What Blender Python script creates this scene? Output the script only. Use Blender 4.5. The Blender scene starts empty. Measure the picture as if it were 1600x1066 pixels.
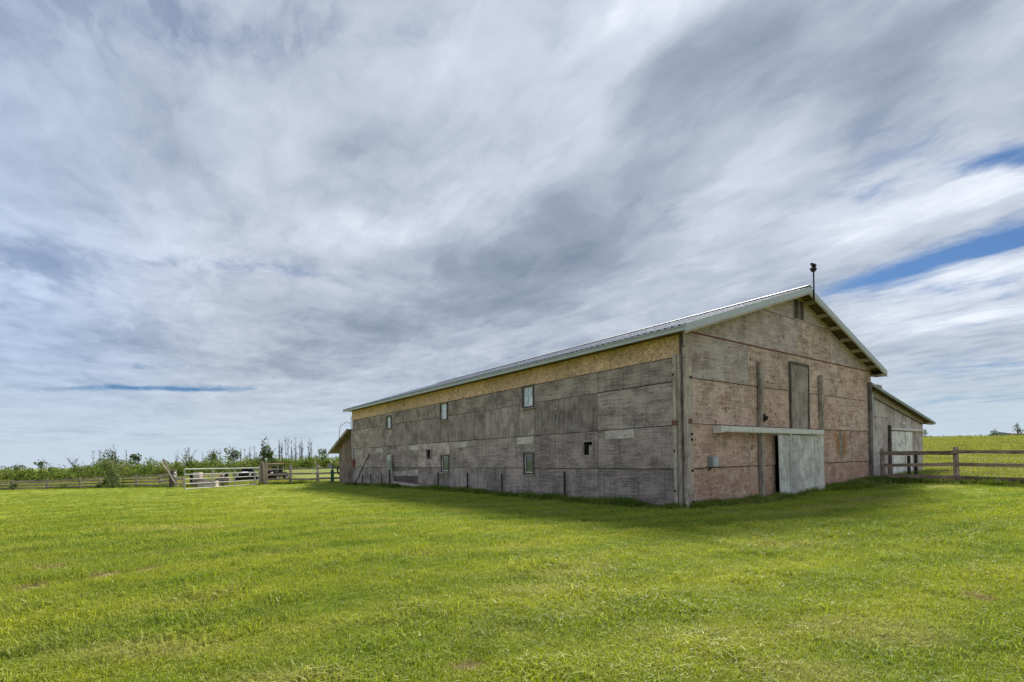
import bpy, math, random
import numpy as np
from mathutils import Vector, Matrix
from mathutils import noise as mnoise
random.seed(7); RNG = np.random.default_rng(11)
SC = bpy.context.scene; COL = SC.collection
R = math.radians

# ------------------------------------------------------------------ camera
cam_d = bpy.data.cameras.new('camera'); cam = bpy.data.objects.new('camera', cam_d); COL.objects.link(cam)
ro = R(1.01)
right = Vector((math.cos(ro), 0, -math.sin(ro))); up = Vector((math.sin(ro), 0, math.cos(ro))); back = Vector((0, -1, 0))
cam.matrix_world = Matrix(((right.x, up.x, back.x, 0), (right.y, up.y, back.y, 0), (right.z, up.z, back.z, 1.46), (0, 0, 0, 1)))
cam_d.sensor_width = 36; cam_d.lens = 36 * 814 / 1600; cam_d.shift_y = 184 / 1600
cam_d.clip_start = .1; cam_d.clip_end = 6000
SC.camera = cam
SC.view_settings.view_transform = 'Standard'; SC.view_settings.look = 'None'
SC.view_settings.exposure = 1.27; SC.view_settings.gamma = 1; SC.view_settings.use_curve_mapping = False

SUN_EL, SUN_AZ = R(43), R(20)      # azimuth clockwise from +Y
sun_d = bpy.data.lights.new('sun', 'SUN'); sun = bpy.data.objects.new('sun', sun_d); COL.objects.link(sun)
sun_d.energy = 3.2; sun_d.angle = R(15); sun_d.color = (1, .955, .87)
sd = Vector((math.sin(SUN_AZ) * math.cos(SUN_EL), math.cos(SUN_AZ) * math.cos(SUN_EL), math.sin(SUN_EL)))
sun.rotation_euler = sd.to_track_quat('Z', 'Y').to_euler(); sun.location = (0, 0, 40)

# ------------------------------------------------------------------ node helper
class NT:
    def __init__(s, tree): s.t = tree; s.n = tree.nodes; s.l = tree.links
    def add(s, typ, ins=None, **kw):
        nd = s.n.new(typ)
        for k, v in kw.items(): setattr(nd, k, v)
        for k, v in (ins or {}).items():
            if isinstance(v, bpy.types.NodeSocket): s.l.new(v, nd.inputs[k])
            else: nd.inputs[k].default_value = v
        return nd
    def m(s, op, a, b=None, c=None, clamp=False):
        ins = {0: a}
        if b is not None: ins[1] = b
        if c is not None: ins[2] = c
        return s.add('ShaderNodeMath', ins, operation=op, use_clamp=clamp).outputs[0]
    def vm(s, op, a, b=None):
        ins = {0: a}
        if b is not None: ins[1] = b
        nd = s.add('ShaderNodeVectorMath', ins, operation=op)
        return nd.outputs['Value'] if op in ('DOT_PRODUCT', 'LENGTH', 'DISTANCE') else nd.outputs[0]
    def noise(s, vec, scale, detail=4, rough=.55, dist=0.0, out=0):
        return s.add('ShaderNodeTexNoise', {'Vector': vec, 'Scale': scale, 'Detail': detail, 'Roughness': rough, 'Distortion': dist}).outputs[out]
    def mapr(s, v, a, b, c=0., d=1., smooth=False):
        return s.add('ShaderNodeMapRange', {0: v, 1: a, 2: b, 3: c, 4: d}, interpolation_type='SMOOTHSTEP' if smooth else 'LINEAR').outputs[0]
    def mix(s, f, a, b, blend='MIX'):
        nd = s.n.new('ShaderNodeMix'); nd.data_type = 'RGBA'; nd.blend_type = blend
        for i, v in ((0, f), (6, a), (7, b)):
            if isinstance(v, bpy.types.NodeSocket): s.l.new(v, nd.inputs[i])
            else: nd.inputs[i].default_value = (*v, 1) if (i and len(v) == 3) else v
        return nd.outputs[2]
    def scale(s, vec, xyz, loc=(0, 0, 0)):
        return s.add('ShaderNodeMapping', {'Vector': vec, 'Scale': xyz, 'Location': loc}).outputs[0]
    def sep(s, v): return s.add('ShaderNodeSeparateXYZ', {0: v}).outputs
    def comb(s, x, y, z=0.): return s.add('ShaderNodeCombineXYZ', {0: x, 1: y, 2: z}).outputs[0]

# ------------------------------------------------------------------ sky
world = bpy.data.worlds.new('World'); SC.world = world; world.use_nodes = True
W = NT(world.node_tree); W.n.clear()
COVER = [(2.731, 0.917, 0.657, -2.496, 7.113, 0.082, -1.1), (2.744, 0.718, 1.308, -6.155, 5.926, 1.737, -0.7), (2.067, 0.552, 1.501, -7.396, 10.631, 5.946, -0.85), (1.717, 0.658, 2.166, -9.017, 6.86, 1.694, -0.25), (3.194, 1.075, 0.894, -2.836, 3.583, 2.466, -0.5), (-0.389, 5.515, 2.211, 0.162, 1.844, 6.629, -0.75), (0.136, 5.424, 2.497, -0.056, 2.398, 7.855, -0.5), (0.188, 2.48, 2.316, -0.078, 1.953, 11.867, -0.33), (0.043, 1.245, 2.728, 0.182, 2.69, 8.11, -0.3), (-0.583, 2.866, 3.911, 0.813, 1.24, 2.858, -0.24), (5.408, 1.581, 0.431, -1.499, 1.654, 1.159, -0.35), (7.277, 2.132, 0.343, -1.179, 1.658, 1.12, -0.35), (3.931, 1.117, 0.835, -2.974, 2.907, 3.123, -0.2), (-0.279, 4.515, 2.974, 0.221, 0.463, 8.029, -0.3), (-0.03, 9.255, 0.378, 0.002, 0.062, 0.794, -0.15), (1.89, 0.871, 2.955, -9.277, 9.784, 1.49, -0.3)]
BRIGHT = [(0.764, 0.774, 3.166, -5.523, 11.839, 8.43, 0.5), (0.56, 1.2, 1.616, -1.533, 6.318, 3.553, 0.35), (0.94, 1.289, 1.474, -1.622, 5.284, 2.781, 0.4), (1.592, 0.934, 1.034, -2.881, 5.917, 0.527, 0.55), (2.189, 0.824, 0.631, -2.315, 4.765, 0.565, 0.6), (1.723, 1.41, 1.143, -1.721, 3.966, 1.681, 0.35), (3.074, 0.915, 0.756, -2.818, 5.882, 3.09, 0.5), (2.237, 0.646, 1.175, -5.416, 6.134, 2.131, 0.3), (-0.1, 2.887, 1.337, 0.033, 1.62, 2.609, 0.35), (0.663, 1.895, 1.508, -0.585, 4.345, 5.584, 0.35), (-0.373, 2.333, 3.68, 0.609, 2.42, 5.138, 0.2), (3.644, 1.319, 0.503, -1.501, 1.601, 0.585, 0.35), (3.832, 1.116, 0.844, -3.32, 8.918, -0.578, 0.5), (0.414, 1.497, 4.185, -1.719, 6.164, 6.001, -0.45), (1.289, 1.606, 1.634, -1.97, 3.669, 0.749, -0.75), (1.014, 0.751, 1.049, -4.051, 9.178, 1.107, -0.65), (1.378, 0.526, 0.732, -4.3, 5.161, 1.184, -0.6), (1.606, 0.667, 0.968, -6.635, 7.42, -2.287, -0.6), (1.409, 2.286, 1.075, -0.806, 2.632, 1.187, -0.6), (0.646, 2.369, 1.893, -0.571, 3.106, 3.902, -0.3), (1.162, 0.988, 1.709, -4.581, 9.545, 0.218, -0.3), (0.87, 3.914, 1.231, -0.268, 0.525, 1.237, -0.3), (0.977, 0.907, 1.824, -7.837, 8.246, -0.77, -0.3), (0.81, 2.988, 1.379, -0.366, 1.264, 2.665, -0.25)]
tc = W.add('ShaderNodeTexCoord').outputs['Generated']
dxyz = W.sep(tc)
zz = W.m('ADD', W.m('MAXIMUM', dxyz[2], 0.0), .06)
pv = W.comb(W.m('DIVIDE', dxyz[0], zz), W.m('DIVIDE', dxyz[1], zz), 0.)
q0 = W.vm('DOT_PRODUCT', pv, (.854, .52, 0)); q1 = W.vm('DOT_PRODUCT', pv, (-.52, .854, 0))
qv = W.comb(q0, q1, 0.)
wn = W.noise(W.scale(qv, (1, .45, 1)), 1.1, 5, .6, 0, 1)
wrp = W.add('ShaderNodeVectorMath', {0: W.vm('SUBTRACT', wn, (.5, .5, .5)), 'Scale': .55}, operation='SCALE').outputs[0]
wn2 = W.noise(W.scale(qv, (1, .6, 1)), 5, 6, .65, 0, 1)
wrp2 = W.add('ShaderNodeVectorMath', {0: W.vm('SUBTRACT', wn2, (.5, .5, .5)), 'Scale': .12}, operation='SCALE').outputs[0]
qw = W.vm('ADD', W.vm('ADD', qv, wrp), wrp2)
qd = W.sep(qw)
def patches(lst, acc):
    for c0, c1, a, b, c, d, amp in lst:
        u = W.m('SUBTRACT', qd[0], c0); v = W.m('SUBTRACT', qd[1], c1)
        x = W.m('MULTIPLY_ADD', u, a, W.m('MULTIPLY', v, b)); y = W.m('MULTIPLY_ADD', u, c, W.m('MULTIPLY', v, d))
        rr = W.m('MULTIPLY_ADD', x, x, W.m('MULTIPLY', y, y))
        e = W.m('POWER', 2.2, W.m('MULTIPLY', rr, -1.0))
        acc = W.m('MULTIPLY_ADD', e, amp, acc)
    return acc
n1 = W.noise(W.scale(qw, (.9, .68, 1)), 1.2, 5, .5)
n2 = W.noise(W.scale(qw, (1.3, .95, 1), (7, 3, 0)), 2.0, 6, .55)
n3 = W.noise(W.scale(qw, (3.4, 1.9, 1), (2, 9, 0)), 2.8, 8, .62)
cov = W.m('ADD', .92, W.m('MULTIPLY', W.m('SUBTRACT', n1, .5), 1.0))
cov = W.m('MULTIPLY_ADD', W.m('SUBTRACT', n2, .5), .75, cov)
cov = W.m('MULTIPLY_ADD', W.m('SUBTRACT', n3, .5), .95, cov)
cov = W.m('MAXIMUM', W.m('MINIMUM', cov, 1.12), .78)
cov = patches([(a, b, c, d, e, f, g * .98) for a, b, c, d, e, f, g in COVER], cov)
covf = W.mapr(cov, .0, .85, 0.05, 1., True)
br = W.m('ADD', .52, W.m('MULTIPLY', W.m('SUBTRACT', n2, .5), .75))
br = W.m('MULTIPLY_ADD', W.m('SUBTRACT', n1, .5), .6, br)
br = W.m('MULTIPLY_ADD', W.m('SUBTRACT', n3, .5), .42, br)
br = patches([(a, b, c, d, e, f, g * (.55 if g > 0 else .42)) for a, b, c, d, e, f, g in BRIGHT], br)
rmp = W.add('ShaderNodeValToRGB', {0: br}); cr = rmp.color_ramp
stops = [(0.0, (.19, .225, .28)), (.28, (.275, .312, .37)), (.52, (.40, .432, .485)), (.78, (.545, .57, .62)), (1.0, (.72, .73, .755))]
cr.elements[0].position = stops[0][0]; cr.elements[0].color = (*stops[0][1], 1)
cr.elements[1].position = 1; cr.elements[1].color = (*stops[-1][1], 1)
for p, c in stops[1:-1]: e = cr.elements.new(p); e.color = (*c, 1)
# veil of thin bright air low over the horizon
hz = W.mapr(dxyz[2], 0.0, .20, .9, 0., True)
lav = W.m('MULTIPLY', W.mapr(q0, -.9, .35, 1., 0., True), .75)
rc = W.mix(lav, rmp.outputs[0], W.mix(1., rmp.outputs[0], (.82, .94, 1.12), 'MULTIPLY'))
rc = W.mix(1., rc, (.955, 1.0, 1.06), 'MULTIPLY')
ccol = W.mix(hz, rc, (.46, .545, .62))
sky = W.add('ShaderNodeTexSky', sky_type='NISHITA', sun_disc=False, sun_elevation=SUN_EL, sun_rotation=SUN_AZ, air_density=1.0, dust_density=.6, ozone_density=2.5)
bg1 = W.add('ShaderNodeBackground', {'Color': W.mix(1., sky.outputs[0], (.38, .66, 1.0), 'MULTIPLY'), 'Strength': .028})
bg2 = W.add('ShaderNodeBackground', {'Color': ccol, 'Strength': .53})
fac = W.m('MAXIMUM', covf, W.m('MULTIPLY', W.mapr(dxyz[2], 0., .09, 1., 0., True), .9))
ms = W.add('ShaderNodeMixShader', {0: fac, 1: bg1.outputs[0], 2: bg2.outputs[0]})
out = W.add('ShaderNodeOutputWorld', {0: ms.outputs[0]})
world.cycles.sampling_method = 'AUTOMATIC'
SC.cycles.max_bounces = 6; SC.cycles.diffuse_bounces = 3; SC.cycles.transmission_bounces = 4

# ------------------------------------------------------------------ helpers
def tag(o, label=None, cat=None, group=None, kind=None, **kw):
    if label: o['label'] = label
    if cat: o['category'] = cat
    if group: o['group'] = group
    if kind: o['kind'] = kind
    for k, v in kw.items(): o[k] = v
    return o
def empty(name, loc=(0, 0, 0), rz=0., label=None, cat=None, group=None):
    o = bpy.data.objects.new(name, None); COL.objects.link(o); o.empty_display_size = .3
    o.location = loc; o.rotation_euler = (0, 0, rz)
    return tag(o, label, cat, group)
class MB:
    def __init__(s): s.v = []; s.f = []; s.mi = []; s.cur = 0
    def face(s, idx): s.f.append(idx); s.mi.append(s.cur)
    def hexa(s, p):      # 8 points: bottom ring 0-3, top ring 4-7
        b = len(s.v); s.v += [tuple(q) for q in p]
        for q in ((3, 2, 1, 0), (4, 5, 6, 7), (0, 1, 5, 4), (1, 2, 6, 5), (2, 3, 7, 6), (3, 0, 4, 7)): s.face([b + i for i in q])
    def box(s, x0, x1, y0, y1, z0, z1, j=0.):
        p = [(x0, y0, z0), (x1, y0, z0), (x1, y1, z0), (x0, y1, z0), (x0, y0, z1), (x1, y0, z1), (x1, y1, z1), (x0, y1, z1)]
        if j: p = [tuple(c + random.uniform(-j, j) for c in q) for q in p]
        s.hexa(p)
    def tube(s, pts, rad, n=8, cap=True):
        pts = [Vector(p) for p in pts]; rad = rad if isinstance(rad, (list, tuple)) else [rad] * len(pts)
        b = len(s.v); ax = None
        for i, p in enumerate(pts):
            d = (pts[min(i + 1, len(pts) - 1)] - pts[max(i - 1, 0)]).normalized()
            a = Vector((0, 0, 1)) if abs(d.z) < .9 else Vector((1, 0, 0))
            e1 = d.cross(a).normalized() if ax is None else (ax - d * ax.dot(d)).normalized(); ax = e1; e2 = d.cross(e1)
            for k in range(n):
                t = 2 * math.pi * k / n; s.v.append(tuple(p + (e1 * math.cos(t) + e2 * math.sin(t)) * rad[i]))
        for i in range(len(pts) - 1):
            for k in range(n):
                a0 = b + i * n + k; a1 = b + i * n + (k + 1) % n; s.face([a0, a1, a1 + n, a0 + n])
        if cap: s.face([b + k for k in range(n)][::-1]); s.face([b + (len(pts) - 1) * n + k for k in range(n)])
    def beam(s, p, q, w, h, j=0.):
        p = Vector(p); q = Vector(q); d = (q - p).normalized(); a = Vector((0, 0, 1)) if abs(d.z) < .95 else Vector((0, 1, 0))
        e1 = d.cross(a).normalized() * w / 2; e2 = e1.cross(d).normalized() * h / 2
        pt = [p - e1 - e2, p + e1 - e2, p + e1 + e2, p - e1 + e2, q - e1 - e2, q + e1 - e2, q + e1 + e2, q - e1 + e2]
        s.hexa([c + Vector((random.uniform(-j, j),) * 3) if j else c for c in pt])
    def prism(s, poly, ax, a0, a1):      # polygon in the two other axes, extruded along ax
        def mk(u, v, w): return {0: (w, u, v), 1: (u, w, v), 2: (u, v, w)}[ax]
        b = len(s.v); n = len(poly)
        s.v += [mk(u, v, a0) for u, v in poly] + [mk(u, v, a1) for u, v in poly]
        s.face([b + i for i in range(n)][::-1]); s.face([b + n + i for i in range(n)])
        for i in range(n): s.face([b + i, b + (i + 1) % n, b + n + (i + 1) % n, b + n + i])
    def build(s, name, mat, parent=None, loc=None, smooth=False, fix=True):
        me = bpy.data.meshes.new(name); me.from_pydata(s.v, [], s.f)
        for m in (mat if isinstance(mat, list) else [mat]): me.materials.append(m)
        if isinstance(mat, list): me.polygons.foreach_set('material_index', s.mi)
        if smooth: me.polygons.foreach_set('use_smooth', [True] * len(me.polygons))
        if fix:
            import bmesh
            bm = bmesh.new(); bm.from_mesh(me); bmesh.ops.recalc_face_normals(bm, faces=bm.faces); bm.to_mesh(me); bm.free()
        o = bpy.data.objects.new(name, me); COL.objects.link(o)
        if parent: o.parent = parent
        if loc is not None: o.location = loc
        return o
def kids(o): return [c for c in bpy.data.objects if c.parent == o]
def copy_tree(o, parent=None, ch=None):
    c = o.copy(); COL.objects.link(c); c.parent = parent
    for k in kids(o): copy_tree(k, c)
    return c

# ------------------------------------------------------------------ terrain
PXC = np.array([-400, 0, 265, 450, 560, 1068, 1360, 1440, 1600, 2200.])
UC = (PXC - 800) / 814
YR = np.array([0, 8, 14, 22, 31, 36, 45, 55, 90, 120, 160, 200, 300, 3000.])
ZT = np.array([
 [0, 0, 0, 0, -.05, -.1, -.6, -1.0, -.9, -.8, -.7, -.6, -.5, -8],
 [0, 0, 0, 0, -.05, -.1, -.6, -1.0, -.9, -.8, -.7, -.6, -.5, -8],
 [0, 0, 0, 0, -.05, -.1, -.5, -.9, -.6, -.4, -.3, -.3, -.2, -8],
 [0, 0, 0, 0, -.05, -.08, -.12, -.15, .15, .4, .6, .6, .7, -8],
 [0, 0, 0, 0, -.04, -.05, -.08, -.1, .2, .5, .7, .7, .7, -8],
 [0, 0, 0, .03, .1, .15, .3, .5, 1.3, 2, 3, 3.4, 3, -8],
 [0, 0, .02, .15, .3, .45, .7, 1., 2.3, 3.6, 5.2, 5.5, 4.5, -8],
 [0, 0, .04, .26, .37, .5, .8, 1.1, 2.6, 3.9, 5.45, 5.7, 4.8, -8],
 [0, 0, .06, .27, .4, .55, .85, 1.15, 2.7, 4.05, 5.6, 5.9, 5, -8],
 [0, 0, .06, .27, .4, .55, .85, 1.15, 2.7, 4.05, 5.6, 5.9, 5, -8]])
def _interp(x, y):
    x = np.asarray(x, float); y = np.asarray(y, float)
    yy = np.clip(y, 1, 2999); u = np.clip(x / np.maximum(yy, 4), UC[0], UC[-1] - 1e-6)
    i = np.clip(np.searchsorted(UC, u, side='right') - 1, 0, len(UC) - 2); j = np.clip(np.searchsorted(YR, yy, side='right') - 1, 0, len(YR) - 2)
    a = (u - UC[i]) / (UC[i + 1] - UC[i]); b = (yy - YR[j]) / (YR[j + 1] - YR[j]); a = a * a * (3 - 2 * a)
    z = (ZT[i, j] * (1 - a) + ZT[i + 1, j] * a) * (1 - b) + (ZT[i, j + 1] * (1 - a) + ZT[i + 1, j + 1] * a) * b
    return np.where(y < 4, 0., z)
def vnoise(x, y, s, seed=0):
    x = np.asarray(x, float) / s + seed * 17.3; y = np.asarray(y, float) / s - seed * 9.1
    xi = np.floor(x).astype(np.int64); yi = np.floor(y).astype(np.int64); fx = x - xi; fy = y - yi
    fx = fx * fx * (3 - 2 * fx); fy = fy * fy * (3 - 2 * fy)
    def h(a, b):
        n = (a * 374761393 + b * 668265263 + seed * 974711) & 0xffffffff; n = ((n ^ (n >> 13)) * 1274126177) & 0xffffffff
        return ((n ^ (n >> 16)) & 0xffff) / 65535.
    return (h(xi, yi) * (1 - fx) + h(xi + 1, yi) * fx) * (1 - fy) + (h(xi, yi + 1) * (1 - fx) + h(xi + 1, yi + 1) * fx) * fy
def zt(x, y):
    x = np.asarray(x, float); y = np.asarray(y, float); z = 0
    for dx_, dy_ in ((0, 0), (.8, 0), (-.8, 0), (0, 2), (0, -2)): z = z + _interp(x + dx_, y + dy_) / 5
    und = (vnoise(x, y, 3.2, 1) - .5) * .07 + (vnoise(x, y, 1.1, 2) - .5) * .025 + (vnoise(x, y, 14, 3) - .5) * .12 * np.clip((np.hypot(x, y) - 20) / 40, 0, 1)
    return z + und
def gz(x, y): return float(zt(x, y))
def gp(px, Y, dz=0.):        # ground point on a bearing (photo column) at depth Y
    x = (px - 800) / 814 * Y; return Vector((x, Y, gz(x, Y) + dz))

TH = R(36.85); BK = Vector((4.71, 14.3, 0))
BDX = Vector((math.cos(TH), math.sin(TH), 0)); BDY = Vector((-math.sin(TH), math.cos(TH), 0))
def bw(x, y, z=0.): return BK + BDX * x + BDY * y + Vector((0, 0, z))
def to_barn(x, y):
    dx_ = x - BK.x; dy_ = y - BK.y
    return dx_ * BDX.x + dy_ * BDX.y, dx_ * BDY.x + dy_ * BDY.y
# fence lines that bound the lawn
GATE_L = gp(288, 31); GATE_R = gp(405, 38.2)
LF = [gp(-160, 59), gp(-40, 57), gp(18, 56), gp(73, 54), gp(124, 52), gp(156, 51), gp(213, 47), gp(250, 43.5), gp(266, 39.5)]
MF = [gp(410, 38.6), gp(454, 38.6), gp(496, 38.4), gp(534, 37.6)]
RF = [Vector((15.62, 21.95, 0)), Vector((16.93, 19.86, 0)), Vector((18.25, 17.45, 0)), Vector((19.5, 15.1, 0)), Vector((20.85, 12.7, 0)), Vector((22.2, 10.3, 0)), Vector((24.0, 7.1, 0)), Vector((26.5, 2.6, 0))]
def lawn_mask(x, y):
    """1 on the mown lawn, 0 in the rough pasture beyond the fences"""
    x = np.asarray(x, float); y = np.asarray(y, float)
    u = x / np.maximum(y, .5)
    pts = sorted([(p.x / p.y, p.y) for p in LF] + [(GATE_L.x / GATE_L.y, 37.0), (GATE_R.x / GATE_R.y, 38.5)] + [(p.x / p.y, p.y) for p in MF] + [(-.2, 37), (0, 60), (.68, 60)] + [(p.x / p.y, p.y) for p in RF])
    lim = np.interp(u, [a for a, b in pts], [b for a, b in pts]) + .25
    lim = np.where(u > RF[1].x / RF[1].y, 1e9, lim)
    m = np.where(y < 4, 1., (y < lim).astype(float))
    # right of the fence run, which carries on towards the camera's right
    a = RF[0]; b = RF[-1]; dx_, dy_ = b.x - a.x, b.y - a.y
    side = (x - a.x) * dy_ - (y - a.y) * dx_      # negative on the pasture side when going towards camera
    m = np.where((side < 0) & (x > 12), 0., m)
    return m

# ------------------------------------------------------------------ materials
def mat_new(name):
    m = bpy.data.materials.new(name); m.use_nodes = True; n = NT(m.node_tree); n.n.clear(); return m, n
def finish(n, col, rough=.85, metal=0., bump=None, bs=.3, bd=.01, trans=None, spec=.3):
    ins = {'Base Color': col, 'Roughness': rough, 'Metallic': metal, 'Specular IOR Level': spec}
    p = n.add('ShaderNodeBsdfPrincipled', ins)
    if bump is not None: n.l.new(n.add('ShaderNodeBump', {'Height': bump, 'Strength': bs, 'Distance': bd}).outputs[0], p.inputs['Normal'])
    n.add('ShaderNodeOutputMaterial', {0: p.outputs[0]})
def oattr(n, name): return n.add('ShaderNodeAttribute', attribute_type='OBJECT', attribute_name=name).outputs['Fac']
def wood_mat(name, light, dark, vertical=False, red=None, spots=0., stain=.5, gs=1.0, moss=0.):
    m, n = mat_new(name)
    oc = n.add('ShaderNodeTexCoord').outputs['Object']; oi = n.add('ShaderNodeObjectInfo').outputs['Random']
    off = n.comb(n.m('MULTIPLY', oi, 31.), n.m('MULTIPLY', oi, 17.), n.m('MULTIPLY', oi, 47.)); c = n.vm('ADD', oc, off)
    wob = n.noise(c, 1.4, 3, .5, 0, 1); cw = n.vm('ADD', c, n.add('ShaderNodeVectorMath', {0: wob, 'Scale': .12}, operation='SCALE').outputs[0])
    g = (16 * gs, 16 * gs, .7) if vertical else (.9, .9, 20 * gs)
    grain = n.noise(n.scale(cw, g), 1.6, 6, .7)
    blot = n.noise(n.scale(c, (1, 1, 1.3)), 1.5, 5, .6)
    fine = n.noise(n.scale(c, (1.2, 1.2, .7) if vertical else (.8, .8, 1.4)), 15, 6, .8)
    strk = n.noise(n.scale(c, (7, 7, .35)), 1.5, 5, .65)
    f = n.m('ADD', n.m('MULTIPLY', n.m('SUBTRACT', grain, .5), 3.0), n.m('MULTIPLY', n.m('SUBTRACT', blot, .5), 2.6))
    f = n.m('ADD', f, n.m('MULTIPLY', n.m('SUBTRACT', fine, .5), 2.2)); f = n.m('ADD', f, .56, clamp=True)
    col = n.mix(f, dark, light)
    if red:
        ra = oattr(n, 'redness')
        rn = n.noise(n.scale(c, (1.5, 1.5, 2.6)), 3.0, 8, .78)
        rf = n.m('MULTIPLY', n.mapr(n.m('ADD', rn, n.m('MULTIPLY', n.m('SUBTRACT', ra, .5), .55)), .36, .72, 0, 1, True), .75)
        rf = n.m('MULTIPLY', rf, n.mapr(fine, .3, .6, .45, 1))
        col = n.mix(rf, col, red)
    if red:
        so = n.sep(oc); du = n.m('ABSOLUTE', n.m('SUBTRACT', so[0], 10.2)); wv = n.m('MULTIPLY', n.m('SUBTRACT', n.noise(oc, 3, 4, .6), .5), .5)
        du = n.m('ADD', du, wv); band = n.m('MULTIPLY', n.mapr(so[2], 1.15, 1.6, 0, 1, True), n.mapr(so[2], 2.32, 2.36, 1, 0))
        rs = n.m('MULTIPLY', n.m('MULTIPLY', n.mapr(du, .3, .65, 1, 0, True), band), .95); col = n.mix(rs, col, (.42, .19, .07))
        rs = n.m('MULTIPLY', n.m('MULTIPLY', n.mapr(du, .10, .24, 1, 0, True), band), .95); col = n.mix(rs, col, (.27, .26, .20))
    if spots:
        vo = n.add('ShaderNodeTexVoronoi', {'Vector': n.vm('ADD', c, n.add('ShaderNodeVectorMath', {0: n.noise(c, 9, 3, .6, 0, 1), 'Scale': .09}, operation='SCALE').outputs[0]), 'Scale': 5.0})
        sp = n.m('MULTIPLY', n.mapr(vo.outputs['Distance'], .13, .27, 1, 0), n.mapr(n.noise(c, 3.1, 2, .5), .44, .52, 0, spots))
        col = n.mix(sp, col, tuple(v * .38 for v in dark))
        pw = n.m('MULTIPLY', n.mapr(n.noise(n.scale(c, (1.3, 1.3, 1.6)), 2.4, 7, .72), .53, .63, 0, 1, True), .6 * spots); col = n.mix(pw, col, tuple(min(.8, v * 1.12) for v in (light[0] * .98, light[1] * 1.05, light[2] * 1.1)))
        fl = n.m('MULTIPLY', n.mapr(n.noise(n.scale(c, (1, 1, 1.4)), 15, 3, .6), .60, .68, 0, 1), .35 * spots)
        col = n.mix(fl, col, tuple(min(1, v * 1.35) for v in light))
    st = n.m('MULTIPLY', n.mapr(strk, .50, .72, 0, 1, True), stain)
    col = n.mix(st, col, tuple(v * .55 for v in dark))
    if moss: col = n.mix(n.m('MULTIPLY', n.mapr(blot, .5, .7), moss), col, (.16, .19, .11))
    tone = oattr(n, 'tone'); tn = n.m('ADD', 1., tone); tint = n.comb(tn, tn, tn)
    col = n.mix(1., col, tint, 'MULTIPLY')
    crk = n.mapr(n.noise(n.scale(cw, tuple(v * 1.6 for v in g)), 2.2, 3, .6), .62, .70, 0, 1)
    col = n.mix(n.m('MULTIPLY', crk, .45), col, tuple(v * .3 for v in dark))
    h = n.m('SUBTRACT', n.m('ADD', grain, n.m('MULTIPLY', fine, .5)), n.m('MULTIPLY', crk, .6))
    finish(n, col, .9, bump=h, bs=.55, bd=.008, spec=.15)
    return m
M = {}
M['ply'] = wood_mat('weathered_grey_plywood', (0.522, 0.405, 0.351), (0.195, 0.152, 0.132), stain=.55)
M['plyv'] = wood_mat('weathered_grey_plywood_upright', (0.479, 0.377, 0.33), (0.177, 0.139, 0.122), vertical=True, stain=.6)
M['plyred'] = wood_mat('worn_red_plywood', (0.721, 0.53, 0.427), (0.293, 0.198, 0.154), red=(.50, .265, .16), spots=.9, stain=.28, gs=.6)
M['plytop'] = wood_mat('bare_gable_plywood', (0.637, 0.506, 0.453), (0.309, 0.234, 0.206), red=(.42, .23, .16), spots=.55, stain=.3)
M['post'] = wood_mat('bleached_post_wood', (0.636, 0.506, 0.417), (0.233, 0.181, 0.145), vertical=True, stain=.4, moss=.35)
M['rail'] = wood_mat('fence_rail_wood', (0.382, 0.286, 0.228), (0.127, 0.088, 0.068), stain=.3)
M['paleboard'] = wood_mat('pale_painted_board', (0.763, 0.64, 0.563), (0.445, 0.353, 0.301), spots=.6, stain=.2)
M['doorwood'] = wood_mat('bleached_door_board', (.78, .73, .66), (.38, .345, .30), vertical=True, spots=.5, stain=.35)
M['shedwood'] = wood_mat('weathered_shed_board', (0.699, 0.592, 0.529), (0.329, 0.277, 0.245), vertical=True, stain=.45)
M['darkwood'] = wood_mat('dark_frame_wood', (0.138, 0.115, 0.102), (0.048, 0.038, 0.034), vertical=True, stain=.3)
M['core'] = wood_mat('dark_backing_wood', (0.048, 0.033, 0.029), (0.021, 0.016, 0.015), stain=.1)
M['trim'] = wood_mat('weathered_trim', (0.424, 0.339, 0.291), (0.164, 0.129, 0.112), vertical=True, stain=.3)
M['redtrim'] = wood_mat('reddish_shed_board', (.30, .215, .175), (.12, .085, .07), vertical=True, stain=.3)
M['brown'] = wood_mat('brown_plank', (0.212, 0.158, 0.141), (0.106, 0.076, 0.068), stain=.2)
def osb_mat():
    m, n = mat_new('strand_board'); oc = n.add('ShaderNodeTexCoord').outputs['Object']; oi = n.add('ShaderNodeObjectInfo').outputs['Random']
    c = n.vm('ADD', oc, n.comb(n.m('MULTIPLY', oi, 9.), n.m('MULTIPLY', oi, 5.)))
    vo = n.add('ShaderNodeTexVoronoi', {'Vector': n.vm('ADD', n.scale(c, (1, 1, 1.7)), n.add('ShaderNodeVectorMath', {0: n.noise(c, 6, 2, .5, 0, 1), 'Scale': .15}, operation='SCALE').outputs[0]), 'Scale': 13.})
    s = n.sep(vo.outputs['Color'])
    col = n.mix(s[0], (.48, .29, .18), (.90, .59, .37)); col = n.mix(n.mapr(n.noise(c, 1.6, 5, .6), .45, .7, 0, .5), col, (.36, .25, .14))
    col = n.mix(n.mapr(n.noise(n.scale(c, (6, 6, .5)), 1.5, 4, .6), .55, .75, 0, .5), col, (.17, .12, .075))
    col = n.mix(1., col, n.comb(*[n.m('ADD', 1., oattr(n, 'tone'))] * 3), 'MULTIPLY')
    finish(n, col, .85, bump=s[1], bs=.4, bd=.006); return m
M['osb'] = osb_mat()
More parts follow.
